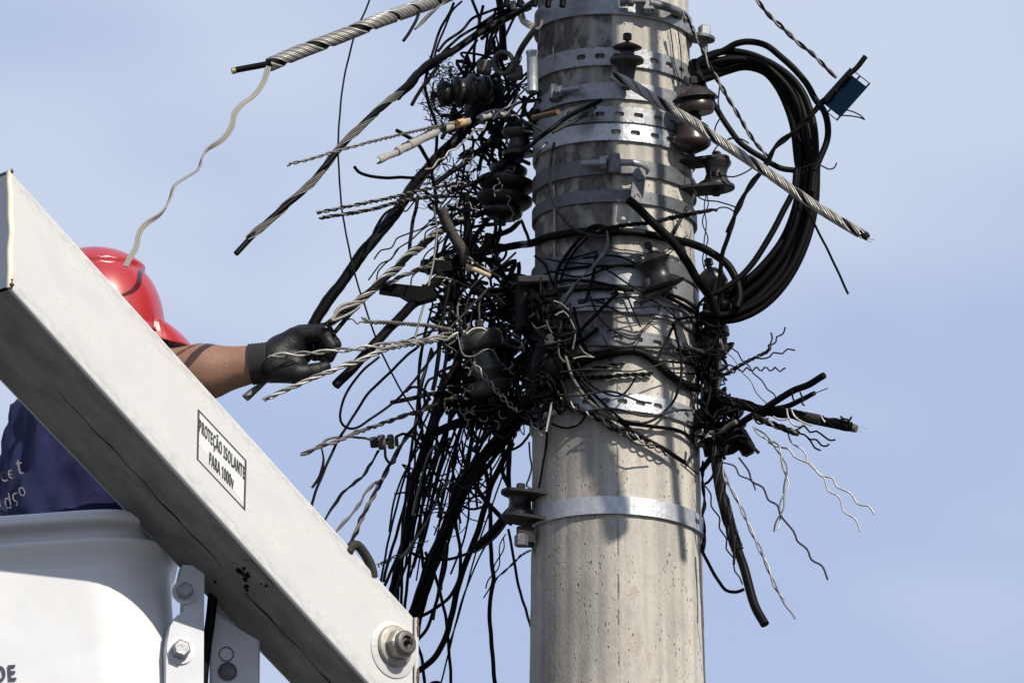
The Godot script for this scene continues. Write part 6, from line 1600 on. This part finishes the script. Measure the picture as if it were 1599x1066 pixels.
func dense_knots():
	tangle("wire_fuzz", "fuzz of hair thin black wires left of the upper knot", "black", 130, 694, 150, 30, 62, 10, 22, 0.35, 0.8, 44, 0.9)
	tangle("wire_fuzz", "hair thin wires sprouting below the peeled sleeve", "black", 70, 705, 292, 50, 46, 8, 20, 0.4, 1.0, 60, 0.7)
	tangle("upper_knot", "dense dark knot of wires left of the pole's top", "black", 72, 768, 172, 60, 82, 0, 13, 1.2, 3.6, 120, 0.38)
	tangle("middle_knot", "dense dark knot of wires left of the pole's middle", "black", 92, 756, 478, 62, 84, 2, 13, 1.4, 4.2, 125, 0.4)
	tangle("lower_knot", "dense dark knot of wires below the porcelain spool", "black", 112, 778, 612, 72, 56, 2, 15, 1.4, 4.0, 115, 0.4)
	tangle("dusty_wires", "dusty grey brown wires in front of the middle knot", "brown_grey", 26, 756, 500, 60, 90, 12, 15, 0.9, 2.2, 120, 0.3)
	tangle("dusty_wires", "dusty dark wires in front of the lower knot", "dark_grey", 26, 770, 620, 66, 60, 12, 16, 0.9, 2.2, 110, 0.3)
	tangle("edge_knot", "dense dark wires crowding the pole's shaded left edge", "black", 55, 854, 548, 28, 92, 13, 18, 1.4, 3.4, 100, 0.25)
	tangle("right_knot", "dense dark wires crowding the pole's right edge", "black", 70, 1108, 556, 14, 125, -2, 8, 1.4, 3.4, 90, 0.22)
	tangle("right_root_knot", "dark mass of wires at the root of the cut cables", "black", 80, 1122, 666, 32, 38, -2, 9, 1.6, 3.6, 70, 0.35)
	tangle("sheaf_wires", "loose dark wires behind the frayed sleeve", "black", 42, 724, 350, 46, 72, 0, 12, 1.0, 2.8, 110, 0.25)
	tangle("hanging_fuzz", "loose thin wires between the hanging bundles", "black", 30, 690, 760, 56, 90, 2, 12, 0.7, 1.8, 110, 0.4)
	# crossings that can be told apart in front of the knots
	for e in [["black cable standing upright left of the porcelain spool", 3.6, [702, 440, 694, 480, 688, 520, 684, 560, 676, 610]], ["black cable upright behind the frayed sleeve", 5.4, [726, 300, 730, 340, 728, 370, 722, 402]], ["black cable from the round insulator down to the knot", 4.2, [764, 340, 752, 356, 740, 372, 736, 394]], ["black cable hanging from the big round insulator, left of two", 3.0, [773, 340, 774, 358, 770, 376, 774, 398, 780, 430]], ["black cable hanging from the big round insulator, right of two", 2.6, [782, 342, 780, 360, 772, 372, 762, 396]], ["leaf-shaped flat black cable end under the big round insulator", 4.4, [812, 346, 798, 358, 784, 364, 770, 372]], ["black wire from the insulator to the pole's left edge", 2.6, [814, 344, 820, 358, 826, 376]], ["black drop shaped sleeve above the stout arm", 6.4, [764, 364, 762, 376, 756, 388, 744, 398]], ["black wire slanting through the middle knot", 2.6, [770, 398, 780, 416, 790, 436, 806, 470]], ["pale streaked wire slanting above the junction box", 1.8, [730, 400, 752, 416, 776, 430, 806, 446]], ["black cable leaving the middle knot towards the pole's slots", 4.6, [776, 486, 806, 474, 836, 464, 872, 456]], ["black cable under it, bound for the pole", 3.4, [768, 498, 800, 486, 834, 476, 868, 468]], ["grey wire slanting up across the middle knot", 1.8, [702, 512, 722, 492, 746, 468, 760, 452]], ["black cable slanting from the upper knot to the big round insulator", 4.2, [678, 290, 704, 268, 726, 254, 752, 232, 772, 212]], ["long dark cable from the lug over the upper knot to the left", 3.6, [940, 156, 905, 172, 876, 190, 846, 212, 812, 240, 780, 262, 744, 284, 700, 300]], ["worn wire ring over the small ribbed spool", 2.4, [788, 186, 800, 192, 818, 190, 834, 196, 844, 204]], ["pale wire hanging in front of the small ribbed spool", 1.6, [790, 222, 796, 212, 808, 204, 818, 204, 830, 206]], ["short pale bent rod right of the small ribbed spool", 2.6, [836, 244, 846, 232, 854, 222]], ["grey cable from the ribbed spool rising right to the lug", 3.0, [862, 206, 880, 198, 900, 188, 930, 166]], ["black cable slanting off the lower knot to the heavy bundle", 7.0, [842, 596, 820, 626, 796, 650, 770, 672]], ["dark flat cable crossing the lower knot's left part", 4.0, [716, 566, 704, 582, 692, 606, 688, 640]]]:
		var m = "black"
		if e[0].begins_with("pale") or e[0].begins_with("short pale"): m = "aluminium_dull"
		elif e[0].begins_with("grey") or e[0].begins_with("worn"): m = "dark_grey"
		c("pale_wire" if m == "aluminium_dull" else "knot_cable", e[0], m, e[1], 18, 16, e[2], "", 0.5 if e[0].begins_with("leaf") else 1.0)
	for k in 16:
		var x = rng.randf_range(700, 815); var y = rng.randf_range(560, 660)
		var a = rng.randf() * TAU
		c("pale_curl_wire", "tiny pale wire curl caught in the lower knot", "aluminium_dull", 1.3, 19, 19, [x, y, x + 6 * cos(a), y + 6 * sin(a), x + 11 * cos(a + 0.7), y + 11 * sin(a + 0.7), x + 14 * cos(a + 1.2), y + 14 * sin(a + 1.2)], "tiny pale curls caught in the lower knot")
	for k in 10:
		var x = rng.randf_range(700, 800); var y = rng.randf_range(250, 330)
		var a = rng.randf() * TAU
		c("pale_curl_wire", "tiny pale wire curl caught under the peeled sleeve", "aluminium_dull", 1.2, 19, 19, [x, y, x + 9 * cos(a), y + 9 * sin(a), x + 16 * cos(a + 0.7), y + 16 * sin(a + 0.7), x + 22 * cos(a + 0.4), y + 22 * sin(a + 0.4)], "tiny pale curls caught under the peeled sleeve")
	for v in [[740, 203, 733, 213, 724, 220, 717, 228, 712, 232], [712, 232, 700, 236, 694, 246, 684, 250, 676, 262, 664, 264]]:
		c("pale_zigzag_wire", "pale zigzag wire stepping down left under the peeled sleeve", "aluminium", 1.5, 20, 20, v, "pale zigzag wire under the peeled sleeve")

func overhead_cables():
	# added cut cables, unseen above the picture, set sunward to shade the pole
	var hung = [[930, 610, 965, 832, 1.12, 15.0, "thickest added cable hung unseen above the picture to shade the pole"], [1040, 585, 1068, 872, 1.16, 9.0, "thin added cable hung unseen above the picture to shade the pole, on the right"],
		[852, 40, 858, 560, 1.13, 13.0, "added shade cable unseen above the picture, far left of the row"], [874, 40, 878, 300, 1.15, 13.0, "added shade cable unseen above the picture, second from left"], [895, 40, 897, 318, 1.12, 12.0, "short added shade cable unseen above the picture, third from left"],
		[916, 40, 914, 296, 1.14, 14.0, "short thick added shade cable unseen above the picture, middle of the row"], [938, 40, 934, 325, 1.13, 12.0, "added shade cable unseen above the picture, third from right"], [893, 400, 888, 600, 1.17, 12.0, "lone lower added shade cable unseen above the picture"], [955, 200, 950, 520, 1.16, 9.0, "long slim added shade cable unseen above the picture"]]
	for e in hung:
		var a = on_pole(e[2], e[3], 0.0) + sun_to * (e[4] + 0.17)
		var b = on_pole(e[0], e[1], 0.0) + sun_to * (e[4] + 0.19)
		var top = Vector3(pole_x(9.3), 9.32, 0.1)
		var p := PackedVector3Array([a, a.lerp(b, 0.5) + Vector3(0.004, 0, 0.01), b, b.lerp(top, 0.4) + Vector3(0.0, 0.28, 0.0), b.lerp(top, 0.75) + Vector3(0, 0.22, 0), top])
		run_cable("added_shade_cable", e[6], "black", e[5], p)
	for k in 5:
		var x = 790.0 + 22.0 * k
		c("feeder_cable", "black cable going up the pole above the picture, %s from the left" % ["first", "second", "third", "fourth", "last"][k], "black", 5.0, 17, 15, [x, 10, x + 8, -60, x + 25, -160, x + 40, -300, 930, -700], "feeder cables going up the pole")

func setup():
	rng.seed = 20240
	eye = Vector3(0, 7.4, 0) - fwd * D
	var cam := Camera3D.new()
	cam.name = "camera"
	cam.position = eye
	cam.basis = Basis(Vector3.RIGHT, upv, -fwd)
	cam.fov = rad_to_deg(2.0 * atan(533.0 / PX / D)); cam.near = 0.5; cam.far = 2000.0
	add_child(cam); cam.current = true
	var we := WorldEnvironment.new()
	we.name = "world"
	var env := Environment.new()
	env.background_mode = Environment.BG_SKY
	env.sky = make_sky()
	env.tonemap_mode = Environment.TONE_MAPPER_LINEAR
	env.tonemap_exposure = 1.25
	env.sdfgi_enabled = true; env.ssao_enabled = true; env.ssil_enabled = true
	we.environment = env
	add_child(we)
	var az = deg_to_rad(38.0); var el = deg_to_rad(39.0)
	sun_to = Vector3(sin(az) * cos(el), sin(el), cos(az) * cos(el))
	var sun := DirectionalLight3D.new()
	sun.name = "sun"
	sun.light_energy = 1.6; sun.light_color = Color(1.0, 0.965, 0.91); sun.light_angular_distance = 0.5; sun.shadow_enabled = true
	sun.look_at_from_position(sun_to * 50.0, Vector3.ZERO)
	add_child(sun)

func _ready():
	setup()
	make_materials()
	var b = at(964.5, 1066, 0); var u = at(957.5, 0, 0)
	pb = Vector4(b.y, b.x, 137.5 / PX * (b - eye).dot(fwd) / D, 0)
	pt = Vector4(u.y, u.x, 117.5 / PX * (u - eye).dot(fwd) / D, 0)
	var mb := Mb.new()
	lathe(mb, Transform3D(), [[900.0, 0.0], [60.0, 0.0], [0.0, 0.0]], 48, false)
	solo(mb, "ground", "asphalt", "", "", "", "structure")
	build_pole()
	build_bands()
	build_fittings()
	build_boom()
	build_bucket()
	build_person()
	build_cables()
